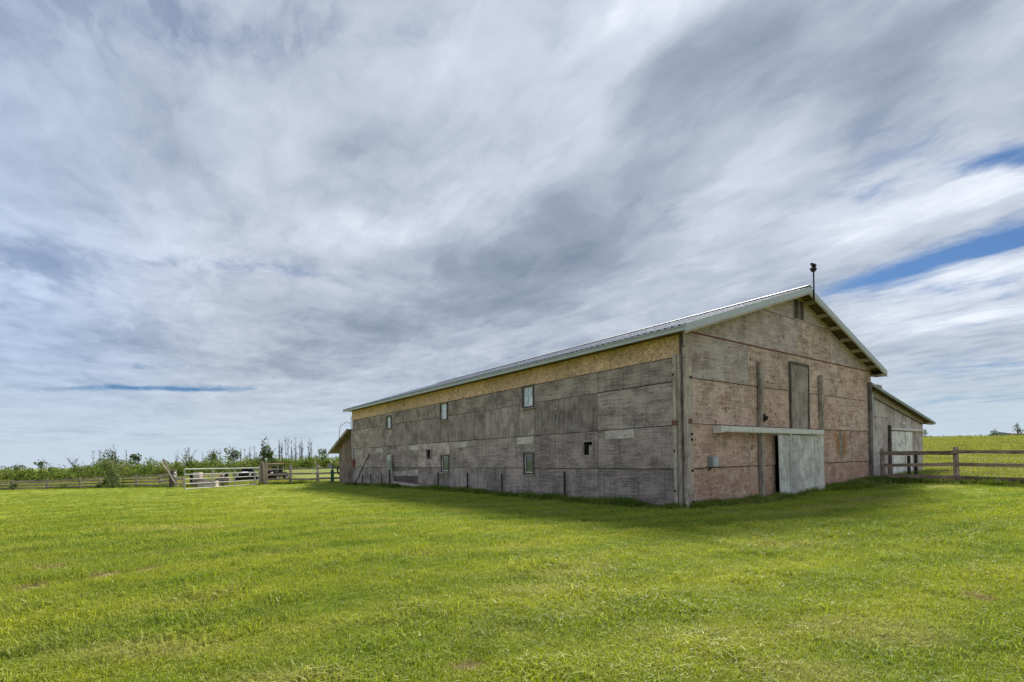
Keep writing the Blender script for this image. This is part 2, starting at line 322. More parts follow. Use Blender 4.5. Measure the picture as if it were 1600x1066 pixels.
def plain(name, col, rough=.6, metal=0., var=.3, scale=6., bs=.15, rust=None, tone=False):
    m, n = mat_new(name); c = n.add('ShaderNodeTexCoord').outputs['Object']
    nz = n.noise(c, scale, 6, .65); cc = n.mix(nz, tuple(v * (1 - var) for v in col), tuple(min(1, v * (1 + var)) for v in col))
    if rust: cc = n.mix(n.mapr(n.noise(c, scale * .6, 5, .7), .55, .68), cc, rust)
    finish(n, cc, rough, metal, bump=nz, bs=bs, bd=.004); return m
M['galv'] = plain('galvanised_sheet', (.24, .26, .30), .75, .05, .18, 3., .05)
M['flash'] = plain('metal_flashing', (.50, .505, .50), .55, .2, .2, 2., .08)
M['green_flash'] = plain('dull_green_metal', (.28, .33, .27), .6, .2, .2)
M['white'] = plain('chipped_white_paint', (.74, .69, .62), .6, 0, .15, 9, .1, rust=(.40, .37, .32))
M['iron'] = plain('rusty_dark_iron', (.035, .026, .022), .8, .2, .4)
M['redbox'] = plain('faded_red_enamel', (.23, .075, .06), .6, 0, .3)
M['greybox'] = plain('grey_enamel_box', (.30, .32, .31), .5, 0, .2)
M['black'] = plain('black_rubber', (.015, .015, .016), .8)
M['darkpaint'] = plain('dark_car_paint', (.012, .012, .018), .85)
M['maroon'] = plain('maroon_paint', (.11, .03, .03), .5)
M['highlight_white'] = plain('hood_highlight_white', (.45, .45, .48), .6)  # colour of the painted highlight on the dark hood
M['lamp'] = plain('lamp_lens', (.75, .75, .7), .2)
M['greenpaint'] = plain('dark_green_paint', (.015, .075, .05), .5)
M['gatepipe'] = plain('pale_gate_tube', (.42, .43, .41), .55, .2, .15)
M['rustroof'] = plain('rust_brown_sheet', (.20, .085, .05), .7)
M['rope'] = plain('white_rope', (.7, .7, .62), .9)
M['rustline'] = plain('red_flashing_strip', (.20, .065, .05), .8, 0, .5, 14)
M['vent_dark'] = plain('dark_interior', (.012, .011, .01), .95)  # near-black colour standing in for the unlit inside of the barn
M['soffit'] = wood_mat('soffit_board', (0.212, 0.162, 0.116), (0.095, 0.072, 0.053), stain=.2)
M['cream'] = wood_mat('cream_rafter_end', (0.583, 0.487, 0.388), (0.382, 0.306, 0.242), stain=.1)
def glass_mat():
    m, n = mat_new('old_window_glass'); c = n.add('ShaderNodeTexCoord').outputs['Object']
    nz = n.noise(c, 5, 4, .6)
    col = n.mix(nz, (.03, .035, .04), (.10, .115, .125))
    finish(n, col, .08, 0, bump=n.noise(c, 2.5, 2), bs=.12, bd=.02, spec=1.0); return m
M['glass'] = glass_mat()
def bleach_glass():
    m, n = mat_new('whitened_window_pane'); c = n.add('ShaderNodeTexCoord').outputs['Object']
    nz = n.noise(n.scale(c, (3, 3, 1)), 4, 4, .6)
    finish(n, n.mix(n.mapr(nz, .42, .58), (.42, .47, .52), (.78, .81, .84)), .15, spec=.6); return m
M['paleglass'] = bleach_glass()

# ------------------------------------------------------------------ ground sheet
def ground():
    def axis(lo, hi, n, k): t = np.linspace(-1, 1, n); s = np.sinh(t * k) / np.sinh(k); return np.where(s < 0, -s * lo, s * hi)
    xs = axis(-1500, 1500, 361, 5.2); ys = np.concatenate([np.linspace(-60, 0, 20, endpoint=False), 2600 * (np.sinh(np.linspace(0, 1, 420) * 6) / np.sinh(6))])
    X, Y = np.meshgrid(xs, ys); Z = zt(X, Y)
    co = np.stack([X, Y, Z], -1).reshape(-1, 3); nx, ny = len(xs), len(ys)
    i = np.arange(nx * ny).reshape(ny, nx); f = np.stack([i[:-1, :-1], i[:-1, 1:], i[1:, 1:], i[1:, :-1]], -1).reshape(-1, 4)
    me = bpy.data.meshes.new('ground'); me.vertices.add(len(co)); me.vertices.foreach_set('co', co.ravel())
    me.loops.add(f.size); me.loops.foreach_set('vertex_index', f.ravel()); me.polygons.add(len(f)); me.polygons.foreach_set('loop_start', np.arange(0, f.size, 4)); me.update(calc_edges=True)
    me.polygons.foreach_set('use_smooth', [True] * len(f))
    a = me.attributes.new('lawn', 'FLOAT', 'POINT'); a.data.foreach_set('value', lawn_mask(co[:, 0], co[:, 1]).astype(np.float32))
    o = bpy.data.objects.new('ground', me); COL.objects.link(o); tag(o, kind='structure'); return o
def patch_color(n, base, dk, yl, tan):
    """colour of the turf by place: drifts, mowing swathes, dry streaks"""
    P = n.add('ShaderNodeNewGeometry').outputs['Position']; p = n.sep(P); f2 = n.comb(p[0], p[1], 0.)
    big = n.noise(f2, .16, 4, .55); mid = n.noise(f2, .9, 4, .6)
    # mowing swathes run roughly across the view, bending
    bend = n.m('ADD', n.m('MULTIPLY', n.noise(f2, .05, 2), 9.), n.m('MULTIPLY', n.noise(f2, .45, 3), .8))
    rw = n.m('ADD', n.m('MULTIPLY', p[0], -.42), n.m('MULTIPLY', p[1], .95)); rw = n.m('ADD', rw, bend)
    sw = n.mapr(n.m('SINE', n.m('MULTIPLY', rw, 3.6)), -1, 1, 0, 1)
    f = n.m('ADD', n.m('MULTIPLY', big, .9), n.m('ADD', n.m('MULTIPLY', mid, .55), n.m('MULTIPLY', sw, .22)))
    col = n.mix(n.mapr(f, .62, 1.05, 0, 1), dk, yl)
    col = n.mix(n.mapr(n.noise(f2, 2.6, 5, .65), .35, .65, 0, .55), col, base)
    stretch = n.comb(n.m('MULTIPLY', p[0], .55), rw, 0.)
    dry = n.m('MULTIPLY', n.mapr(n.noise(stretch, .75, 5, .65), .52, .66, 0, 1, True), n.mapr(n.noise(f2, .22, 2), .42, .58, .25, 1))
    col = n.mix(n.m('MULTIPLY', dry, .5), col, tan)
    col = n.mix(n.mapr(n.noise(f2, 1.7, 4, .6), .54, .68, 0, .5), col, tuple(v * .8 for v in dk))
    for x, y, a, b in TAN:
        d = n.vm('LENGTH', n.vm('MULTIPLY', n.vm('SUBTRACT', P, (x, y, 0)), (1 / a, 1 / b, 0))); d = n.m('ADD', d, n.m('MULTIPLY', n.m('SUBTRACT', n.noise(f2, 4, 5, .7), .5), 2.4))
        col = n.mix(n.mapr(d, .5, 1.4, .5, 0), col, tan)
    return col, f2, P
TAN = [(6.75, 12.7, .9, .45), (10.6, 15.7, 1.2, .7), (3.0, 4.2, .55, .35), (-2.9, 4.1, .7, .22), (.25, 5.8, .5, .25), (8.6, 14.2, .8, .4), (-1.6, 3.5, .4, .2), (2.0, 3.5, .4, .2), (4.4, 8.2, .9, .3), (-7.5, 12, 1.5, .5)]
def spot_mix(n, col, P):
    for x, y, a, b in [(p[0], p[1], p[2], p[3]) for p in BROWN]:
        d = n.vm('LENGTH', n.vm('MULTIPLY', n.vm('SUBTRACT', P, (x, y, 0)), (1 / a, 1 / b, 0)))
        d = n.m('ADD', d, n.m('MULTIPLY', n.m('SUBTRACT', n.noise(P, 11, 5, .7), .5), 2.6))
        col = n.mix(n.mapr(d, .7, 1.2, .85, 0), col, (.34, .25, .16))
    return col
BROWN = [(-5.74, 6.19, .14, .17), (-5.35, 6.83, .13, .22), (-4.99, 7.16, .15, .2), (-6.6, 7.43, .2, .2), (4.57, 5.14, .12, .15), (-.35, 3.72, .12, .08)]
def turf_mat():
    m, n = mat_new('lawn_and_pasture')
    col, f2, P = patch_color(n, (.22, .27, .03), (.13, .195, .02), (.32, .335, .038), (.42, .36, .16))
    thatch = n.mix(n.noise(f2, 22, 4, .7), (.05, .07, .015), (.15, .17, .05))
    near = n.mapr(n.vm('LENGTH', P), 6, 22, .55, 0)
    col = n.mix(near, col, thatch)
    col = spot_mix(n, col, P)
    fine = n.noise(n.scale(P, (1, 1, 1)), 14, 5, .7); col = n.mix(n.mapr(fine, .4, .62, .35, 0), col, (.04, .07, .012))
    # pasture
    b1 = n.noise(n.scale(f2, (.035, .09, 1)), 1., 6, .65); b2 = n.noise(f2, .55, 6, .7)
    pas = n.mix(n.mapr(b1, .38, .62), (.12, .16, .035), (.24, .245, .045)); pas = n.mix(n.mapr(b2, .42, .66, 0, .6), pas, (.10, .135, .045)); pas = n.mix(n.mapr(n.noise(f2, .13, 5, .7), .55, .7, 0, .6), pas, (.26, .235, .11))
    lw = n.add('ShaderNodeAttribute', attribute_name='lawn').outputs['Fac']
    col = n.mix(lw, pas, col)
    finish(n, col, .95, bump=n.m('ADD', fine, n.m('MULTIPLY', n.noise(f2, 3, 4), 2.)), bs=.8, bd=.04, spec=.1); return m
GR = ground(); GR.data.materials.append(turf_mat())

# ================================================================== BARN
W_, L_, HE = 13.37, 25.5, 4.9
barn = empty('barn', BK, TH, 'long weathered plywood barn with metal gable roof and reddish front wall', 'barn')
def cells(u0, u1, v0, v1, holes):
    us = sorted({u0, u1, *[min(max(h[0], u0), u1) for h in holes], *[min(max(h[1], u0), u1) for h in holes]})
    vs = sorted({v0, v1, *[min(max(h[2], v0), v1) for h in holes], *[min(max(h[3], v0), v1) for h in holes]})
    for a, b in zip(us, us[1:]):
        for c, d in zip(vs, vs[1:]):
            mu, mv = (a + b) / 2, (c + d) / 2
            if not any(h[0] < mu < h[1] and h[2] < mv < h[3] for h in holes): yield a, b, c, d
def sheet(parent, side, u0, u1, v0, v1, mat, holes=(), proud=0., red=None, tone=None, name='plywood_sheet', gap=.010, vg=.020, th=.016, label=None):
    """side 's': long side wall (plane x=0, u=y); 'g': gable wall (plane y=0, u=x)"""
    mb = MB(); pr = proud + random.uniform(0, .004); lean = random.uniform(.002, .018)
    hs = [h for h in holes if h[1] > u0 and h[0] < u1 and h[3] > v0 and h[2] < v1]
    a0, a1, b0, b1 = u0 + gap / 2, u1 - gap / 2, v0 + (vg / 2 if v0 > 0.02 else 0), v1 - vg / 2
    for a, b, c, d in cells(a0, a1, b0, b1, hs):
        def off(v): return -(pr + th + lean * (v1 - v) / max(v1 - v0, .1))
        if side == 's': p = [(off(c), a, c), (-pr, a, c), (-pr, b, c), (off(c), b, c), (off(d), a, d), (-pr, a, d), (-pr, b, d), (off(d), b, d)]
        else: p = [(a, off(c), c), (b, off(c), c), (b, -pr, c), (a, -pr, c), (a, off(d), d), (b, off(d), d), (b, -pr, d), (a, -pr, d)]
        mb.hexa(p)
    o = mb.build(name, mat, parent); o['tone'] = random.uniform(-.16, .16) if tone is None else tone
    o['redness'] = .3 if red is None else red
    if label: o['label'] = label
    return o
# ---- long side wall (faces the lawn on the left)
LWIN = [(6.44, 7.02, 3.43, 4.16), (12.86, 13.45, 3.40, 4.14), (19.26, 19.80, 3.33, 4.00), (6.5, 7.02, .92, 1.62), (12.79, 13.45, .93, 1.64)]
LVENT = [(3.42, 3.82, 1.54, 1.97), (14.53, 14.96, 1.56, 1.97)]
lh = LWIN + LVENT
mb = MB()
for a, b, c, d in cells(0, L_, 0, 4.85, lh): mb.box(.0, .1, a, b, c, d)
swall = mb.build('side_wall', M['core'], barn)
mb = MB(); mb.box(.45, .5, .5, L_ - .3, 0, 4.7); mb.build('dark_interior_sheet', M['vent_dark'], barn); mb = MB(); mb.box(.12, W_ - .3, .0 + L_ - .1, L_, 0, 4.9); mb.build('far_wall', M['core'], barn); mb = MB(); mb.box(W_ - .1, W_, .1, L_ - .1, 0, 4.9); mb.build('far_wall', M['core'], barn)  # near-black sheet puts the darkness inside the barn behind the openings
rows = [(0, 1.09, [.27, 3.17, 6.4, 8.3, 9.62, 12.73, 14.4, 15.99, 19.07, 20.7, 22.33, 24.2, 25.5]),
        (1.09, 2.31, [.27, 3.17, 6.4, 9.62, 12.73, 15.99, 19.07, 22.33, 24.2, 25.5]),
        (2.31, 3.53, [.27, 3.17, 6.4, 8.0, 9.62, 12.73, 14.3, 15.99, 19.07, 22.33, 25.5]),
        (3.53, 4.20, [.27, 3.17, 6.4, 9.62, 12.73, 15.99, 17.6, 19.07, 22.33, 25.5])]
vset = {(2, 6.4), (2, 8.0), (2, 9.62), (2, 15.99), (2, 12.73), (3, 15.99), (0, 8.3), (0, 15.99), (0, 12.73), (1, 24.2), (0, 24.2), (3, 17.6)}
for ri, (z0, z1, js) in enumerate(rows):
    for a, b in zip(js, js[1:]):
        if (ri, a) == (0, 15.99): continue
        m_ = M['plyv'] if (ri, a) in vset or (ri, b) in vset and random.random() < .5 else M['ply']
        tn = {(1, 12.73): .42, (2, 3.17): -.18, (0, 12.73): -.05, (0, 3.17): -.1, (1, .27): -.02, (2, .27): .06, (3, .27): -.06, (1, 24.2): .25, (0, 22.33): .15, (0, 9.62): .22, (0, 6.4): .1}.get((ri, a))
        sheet(swall, 's', a, b, z0 + random.uniform(-.006, .006) * (ri > 0), z1, m_, lh, tone=tn)
# skewed patched board low on the wall
def skew_sheet(y0, y1, za0, za1, zb0, zb1, mat, pr, tone, label=None):
    mb = MB(); mb.hexa([(-pr - .016, y0, za0), (-pr, y0, za0), (-pr, y1, zb0), (-pr - .016, y1, zb0), (-pr - .016, y0, za1), (-pr, y0, za1), (-pr, y1, zb1), (-pr - .016, y1, zb1)])
    o = mb.build('plywood_sheet', mat, swall); o['tone'] = tone; o['redness'] = 0.; tag(o, label); return o
skew_sheet(16.0, 19.06, 0, .22, 0, .30, M['ply'], 0, .5)
skew_sheet(16.0, 19.06, .23, .64, .31, .60, M['brown'], .004, -.1, 'dark brown plank nailed over the foot of the wall')
skew_sheet(16.0, 19.06, .65, 1.0, .61, .84, M['ply'], 0, .35)
skew_sheet(16.0, 19.06, 1.01, 1.08, .85, 1.08, M['plyv'], 0, -.2)
# strand board band under the eave
ob = [0.06, 1.35, 2.6, 3.9, 5.15, 7.2, 9.7, 12.3, 14.8, 17.3, 19.9, 22.5, 25.5]
for i, (a, b) in enumerate(zip(ob, ob[1:])):
    o = sheet(swall, 's', a, b, 4.20 + .0, 4.84, M['osb'], lh, name='strand_board_sheet', proud=.004, tone=random.uniform(-.12, .12) - (.05 if i < 2 else 0))
# pale patch boards
for a, b, c, d in [(1.67, 2.86, 2.01, 2.30), (11.02, 12.2, 2.0, 2.27), (6.43, 7.48, 2.0, 2.29), (15.87, 16.96, 2.0, 2.26)]:
    o = sheet(swall, 's', a, b, c, d, M['paleboard'], name='patch_board', proud=.022, tone=random.uniform(-.1, .05), th=.012)
mb = MB(); n_ = 8; poly = [(20.4, 1.94), (21.62, 1.94)] + [(21.01 + .58 * math.cos(t), 2.1 + .17 * math.sin(t)) for t in [math.pi * k / n_ for k in range(n_ + 1)]]
mb.prism(poly, 0, -.05, -.02); o = mb.build('patch_board', M['paleboard'], swall); o['tone'] = -.1; o['label'] = 'pale arched board on the grey wall'
# nails with bright heads
for y, z in [(5.2, 3.2), (5.9, 2.95), (5.15, 2.72), (5.85, 2.62), (4.4, 2.48), (1.6, 2.35), (12.0, 1.93), (2.2, 3.55)]:
    mb = MB(); mb.tube([(-.03, y, z), (-.036, y, z)], .02, 6); mb.build('nail_head', M['white'], swall)
def window(rect, pane, sill=False, side='s', inner=None):
    y0, y1, z0, z1 = rect; mb = MB(); w = .065
    for a, b, c, d in ((y0 - w, y0, z0 - w, z1 + w), (y1, y1 + w, z0 - w, z1 + w), (y0, y1, z1, z1 + w), (y0, y1, z0 - w, z0)): mb.box(-.062, .0 + .09, a, b, c, d, .002)
    f = mb.build('window', M['darkwood'], barn); f['tone'] = .35
    mb = MB(); iw = .035
    for a, b, c, d in ((y0, y0 + iw, z0, z1), (y1 - iw, y1, z0, z1), (y0 + iw, y1 - iw, z1 - iw, z1), (y0 + iw, y1 - iw, z0, z0 + iw)): mb.box(.0, .03, a, b, c, d)
    mb.build('sash', M[inner or 'white'], f)
    mb = MB(); mb.box(.012, .02, y0 + iw, y1 - iw, z0 + iw, z1 - iw); mb.build('pane', M[pane], f)
    if sill:
        mb = MB(); mb.box(-.10, -.02, y0 - .12, y1 + .1, z0 - .11, z0 - .066, .003); s_ = mb.build('sill', M['trim'], f); s_['tone'] = .3
    return f
w_ = window(LWIN[0], 'paleglass', True); w_['label'] = 'upper window with clouded pale pane nearest the corner'
mb = MB(); mb.box(.004, .011, 6.76, 6.775, 3.47, 4.12); mb.box(.004, .011, 6.48, 6.98, 3.86, 3.873); mb.build('muntin', M['greybox'], w_)
w_ = window(LWIN[1], 'paleglass', True); w_ = window(LWIN[2], 'paleglass')
w_ = window(LWIN[3], 'glass', True); w_['label'] = 'lower window with dark pane in a white sash'
w_ = window(LWIN[4], 'glass', True)
for (y0, y1, z0, z1) in LVENT:
    mb = MB(); w = .06
    for a, b, c, d in ((y0 - w, y0, z0 - w, z1 + w), (y1, y1 + w, z0 - w, z1 + w), (y0, y1, z1, z1 + w), (y0, y1, z0 - w, z0)): mb.box(-.05, .12, a, b, c, d, .003)
    f = mb.build('vent_opening', M['trim'], barn); f['tone'] = .05
    mb = MB(); mb.box(.05, .07, y0, y0 + .62 * (y1 - y0), z0, z1 - .1); mb.build('shutter_board', M['ply'], f)
# ---- gable wall
GDOOR = (5.02, 7.95, 0, 2.06); GV = [(6.50, 6.80, 6.22, 6.86), (6.93, 7.20, 6.22, 6.86)]
gh = [GDOOR] + GV
SL = (7.13 - 4.86) / (6.685 + .45)
def roofz(x): return 4.86 + SL * (6.685 + .45 - abs(x - 6.685))     # underside of the roof deck
mb = MB()
for a, b, c, d in cells(0, W_, 0, 4.9, gh): mb.box(a, b, .0, .1, c, d)
for a, b in ((.02, 6.5), (7.2, W_ - .02)):
    mb.prism([(a, 4.9), (b, 4.9), (b, roofz(b) - .03), (a, roofz(a) - .03)] if a else [], 1, 0, .1)
mb.prism([(6.5, 4.9), (7.2, 4.9), (7.2, 6.2), (6.5, 6.2)], 1, 0, .1); mb.prism([(6.5, 6.88), (7.2, 6.88), (7.2, roofz(7.2) - .03), (6.685, roofz(6.685) - .03), (6.5, roofz(6.5) - .03)], 1, 0, .1)
gwall = mb.build('gable_wall', M['core'], barn)
grows = [(0, 1.1, [.0, 3.38, 5.0, 7.97, 10.0, W_]), (1.1, 2.35, [.0, 3.38, 5.0, 7.97, 10.0, W_]), (2.35, 3.63, [.0, 3.38, 6.1, 7.45, 10.0, W_]), (3.63, 4.9, [.0, 3.38, 6.1, 7.45, 10.0, W_])]
reds = [[.72, .8, .8, .8, .9], [.6, .66, .6, .62, .55], [.45, .55, .5, .52, .45], [.05, .35, .35, .38, .48]]
for ri, (z0, z1, js) in enumerate(grows):
    for k, (a, b) in enumerate(zip(js, js[1:])):
        if ri == 0 and a == 5.0: continue
        mt = M['plytop'] if ri == 3 and k == 0 else M['plyred']
        sheet(gwall, 'g', a, b, z0, z1, mt, gh, red=reds[ri][k], tone=random.uniform(-.09, .09) + (.04 if ri in (1, 2) else 0), vg=.022)
# upper triangle
def gsheet(poly, red, tone, mat='plytop'):
    mb = MB(); pr = random.uniform(0, .004); mb.prism(poly, 1, -.016 - pr, -pr); o = mb.build('plywood_sheet', M[mat], gwall); o['red'] = red; o['redness'] = red; o['tone'] = tone
def rz_(x): return roofz(x) - .02
g_ = .006
gsheet([(.03, 4.915), (1.36 - g_, 4.915), (1.36 - g_, rz_(1.36)), (.03, rz_(.03))], .1, .0)
gsheet([(1.36 + g_, 4.915), (4.0 - g_, 4.915), (4.0 - g_, rz_(4.0)), (1.36 + g_, rz_(1.36))], .05, -.03)
gsheet([(4.0 + g_, 4.915), (6.78 - g_, 4.915), (6.78 - g_, 6.15), (4.0 + g_, rz_(4.0) if rz_(4.0) < 6.15 else 6.15)], 0., .02)
gsheet([(6.78 + g_, 4.915), (7.95 - g_, 4.915), (7.95 - g_, 6.15), (6.78 + g_, 6.15)], .3, -.05, 'plyred')
gsheet([(7.95 + g_, 4.915), (9.4 - g_, 4.915), (9.4 - g_, 6.15), (7.95 + g_, 6.15)], .25, -.08, 'plyred')
gsheet([(9.4 + g_, 4.915), (W_ - .03, 4.915), (W_ - .03, rz_(W_ - .03)), (9.4 + g_, 6.15)], 0., .03)
gsheet([(4.05, 6.17), (6.49, 6.17), (6.49, rz_(6.49)), (4.05, max(6.19, rz_(4.05)))], 0., .05)
gsheet([(7.21, 6.17), (9.3, 6.17), (9.3, max(6.19, rz_(9.3))), (7.21, rz_(7.21))], .0, .0)
gsheet([(6.5, 6.17), (7.2, 6.17), (7.2, 6.21), (6.5, 6.21)], 0., 0.); gsheet([(6.5, 6.87), (7.2, 6.87), (7.2, rz_(7.2)), (6.685, rz_(6.685)), (6.5, rz_(6.5))], 0., 0.)
gsheet([(6.81, 6.22), (6.92, 6.22), (6.92, 6.86), (6.81, 6.86)], 0., .25)
f = MB()
for a, b, c, d in GV:
    for p in ((a - .03, a, c, d), (b, b + .03, c, d)): f.box(p[0], p[1], -.05, .08, p[2], p[3])
f.build('peak_vent', M['trim'], barn)
mb = MB(); mb.box(6.3, 7.5, .3, .32, 6.0, 7.0); mb.build('dark_interior_sheet', M['vent_dark'], barn); mb = MB(); mb.box(3.5, 10, .6, .62, 0, 2.6); mb.build('dark_interior_sheet', M['vent_dark'], barn)  # near-black sheets paint the dark inside behind peak vents and doorway
mb = MB()
mb.box(.02, W_, -.034, -.018, 4.885, 4.925, .002); mb.build('flashing_strip', M['rustline'], gwall)
for z in (1.1, 2.35, 3.63):
    for a, b in (((.35, W_ - .1),) if z > 2.3 else ((.35, 5.0), (7.97, W_ - .1))): mb = MB(); mb.box(a, b, -.026, -.019, z - .012, z + .010); mb.build('seam_strip', M['iron'] if z < 1.2 else M['brown'], gwall)
# ---- posts on the walls
def rough_post(parent, name, pts, w, d, mat, tone=0.):
    """pts: (x,y,z) centre line; slightly tapering, wandering timber"""
    mb = MB(); b = 0
    n_ = len(pts)
    for i, p in enumerate(pts):
        k = 1 - .10 * i / max(1, n_ - 1); ww = w * k / 2 * random.uniform(.93, 1.07); dd = d * k / 2
        jx, jy = random.uniform(-.008, .008), random.uniform(-.005, .005)
        prof = [(-1, -1), (-.55, -1.12), (.5, -1.1), (1, -1), (1.03, .9), (-1.02, .9)]
        for u, v in prof: mb.v.append((p[0] + u * ww + jx, p[1] + v * dd + jy, p[2]))
    for i in range(n_ - 1):
        for k in range(6): a, c = i * 6 + k, i * 6 + (k + 1) % 6; mb.face([a, c, c + 6, a + 6])
    mb.face([0, 1, 2, 3, 4, 5][::-1]); mb.face([(n_ - 1) * 6 + k for k in range(6)])
    o = mb.build(name, mat, parent); o['tone'] = tone; return o
def zl(x, y, z0, z1, n_=7, lean=0.): return [(x + lean * i / (n_ - 1), y, z0 + (z1 - z0) * i / (n_ - 1)) for i in range(n_)]
rough_post(barn, 'wall_post', zl(.09, -.10, -.1, 4.42, lean=.0), .27, .14, M['post'], .12)
o = rough_post(barn, 'corner_board', zl(-.012, -.0, 0, 4.78), .09, .09, M['darkwood'], .6)
# side-wall post: rotate profile (width along y)
def side_post(y, x, z0, z1, w, d, tone):
    mb = MB(); n_ = 8
    for i in range(n_):
        z = z0 + (z1 - z0) * i / (n_ - 1); ww = w / 2 * random.uniform(.92, 1.08); dd = d / 2
        for u, v in [(-1, -1), (-.5, -1.15), (.5, -1.12), (1, -1), (1, .9), (-1, .9)]: mb.v.append((x + v * dd + random.uniform(-.004, .004), y + u * ww, z))
    for i in range(n_ - 1):
        for k in range(6): a, c = i * 6 + k, i * 6 + (k + 1) % 6; mb.face([a, c, c + 6, a + 6])
    mb.face([0, 1, 2, 3, 4, 5][::-1]); mb.face([(n_ - 1) * 6 + k for k in range(6)])
    o = mb.build('wall_post', M['post'], barn); o['tone'] = tone; return o
side_post(.155, -.09, -.1, 4.25, .10, .13, .1); side_post(.045, -.075, -.1, 4.22, .10, .10, -.18)
mb = MB(); mb.box(-.172, -.155, .06, .24, 2.3, 2.44); mb.build('iron_bracket', M['rustroof'], barn); mb = MB(); mb.box(-.0, .16, -.19, -.172, 2.33, 2.46); mb.build('iron_bracket', M['rustroof'], barn)
for z in (3.6, 2.05, 1.9, 1.05, .2): mb = MB(); mb.tube([(.12, -.165, z), (.12, -.21, z)], .035, 7); mb.build('bolt', M['iron'], barn)
for z in (3.7, 1.6, .5): mb = MB(); mb.tube([(-.15, .17, z), (-.185, .17, z)], .03, 7); mb.build('bolt', M['iron'], barn)
rough_post(barn, 'wall_post', zl(4.02, -.10, -.1, 4.40, lean=-.03), .19, .12, M['post'], -.12)
rough_post(barn, 'wall_post', zl(8.36, -.10, 2.2, 4.34, lean=-.02), .17, .12, M['post'], -.1)
rough_post(barn, 'wall_post', zl(13.08, -.07, .0, 4.42, lean=-.02), .24, .12, M['darkwood'], .9)
mb = MB(); mb.tube([(13.40, -.05, .1), (13.39, -.05, 4.0)], .035, 8); mb.build('downpipe', M['flash'], barn)
mb = MB(); mb.tube([(4.05, -.18, 2.62), (4.05, -.26, 2.60)], .07, 8); mb.box(4.01, 4.09, -.2, -.17, 2.5, 2.75); mb.build('door_catch', M['iron'], barn)
# hatch over the track
mb = MB(); mb.box(6.12, 7.38, -.06, -.02, 2.32, 4.56, .004)
hatch = mb.build('loft_hatch', M['plyv'], barn); hatch['tone'] = .02; hatch['label'] = 'tall narrow grey hatch above the door track'
mb = MB()
for a, b, c, d in ((6.04, 6.12, 2.26, 4.64), (7.38, 7.46, 2.26, 4.64), (6.12, 7.38, 4.57, 4.65), (6.12, 7.38, 2.24, 2.31)): mb.box(a, b, -.085, -.02, c, d, .003)
mb.build('hatch_frame', M['darkwood'], hatch)['tone'] = .5
# door track and sliding door
mb = MB(); mb.box(1.46, 8.02, -.30, -.05, 2.13, 2.155); mb.box(1.46, 8.02, -.31, -.285, 2.155, 2.30, .003); mb.box(1.38, 1.46, -.31, -.03, 2.1, 2.31)
for x in (2.1, 3.8, 5.4, 7.0, 7.9): mb.box(x, x + .06, -.28, -.03, 2.16, 2.28)
track = mb.build('door_track', M['white'], barn)
slide = empty('sliding_door'); slide.parent = barn; slide.location = (0, 0, 0)
bx_ = [4.84, 5.54, 6.24, 7.43, 7.79, 8.18]
for i, (a, b) in enumerate(zip(bx_, bx_[1:])):
    low = [-.02, -.06, -.04, .03, .06][i]
    mb = MB(); off = -.20 - .012 * (i % 2); nseg = 5
    for k in range(nseg):
        za, zb = low + (2.1 - low) * k / nseg, low + (2.1 - low) * (k + 1) / nseg
        def o_(z): return off - .035 * (1 - z / 2.1)
        mb.hexa([(a + g_, o_(za) - .02, za), (b - g_, o_(za) - .02, za), (b - g_, o_(za), za), (a + g_, o_(za), za), (a + g_, o_(zb) - .02, zb), (b - g_, o_(zb) - .02, zb), (b - g_, o_(zb), zb), (a + g_, o_(zb), zb)])
    o = mb.build('door_board', M['doorwood'], slide); o['tone'] = [0.02, -.14, .08, .0, .12][i]
mb = MB(); mb.box(5.04, 8.16, -.175, -.10, 1.9, 2.08); mb.build('door_batten', M['darkwood'], slide)
for x in (5.6, 7.6):
    mb = MB(); mb.box(x, x + .05, -.25, -.232, 1.98, 2.14); mb.tube([(x + .025, -.27, 2.12), (x + .025, -.22, 2.12)], .05, 8); mb.build('door_hanger', M['white'], slide)
# meter box
mb = MB(); mb.box(1.10, 1.38, -.18, -.02, 1.13, 1.42, .003); bxo = mb.build('electrical_box', M['greybox'], barn)
mb = MB(); mb.box(1.16, 1.40, -.196, -.18, 1.14, 1.40); mb.build('box_lid', M['flash'], bxo)
mb = MB(); mb.tube([(1.14, -.08, 1.13), (1.14, -.08, 1.05), (1.14, -.02, 1.03)], .02, 6); mb.build('conduit', M['iron'], bxo)
# stain under the mid right: rusty water line with pipe
# far-end conduit, red box, cable loop
mb = MB(); mb.tube([(-.06, 25.42, 1.4), (-.06, 25.42, 3.55)], .05, 8); cd = mb.build('conduit', M['flash'], barn)
mb = MB(); mb.box(-.14, -.02, 25.05, 25.55, 1.15, 1.62, .003); rb = mb.build('fuse_box', M['redbox'], barn)
mb = MB(); mb.box(-.155, -.14, 25.06, 25.3, 1.17, 1.58); mb.build('box_lid', M['redbox'], rb)
mb = MB(); mb.tube([(-.1, 25.6, 4.0), (-.35, 25.65, 4.1), (-.75, 25.7, 3.8), (-.82, 25.75, 3.3), (-.8, 25.8, 2.9)], .018, 6); mb.tube([(-.1, 25.45, 4.45), (-.12, 25.45, 3.55)], .02, 6); mb.build('hanging_cable', M['iron'], barn)
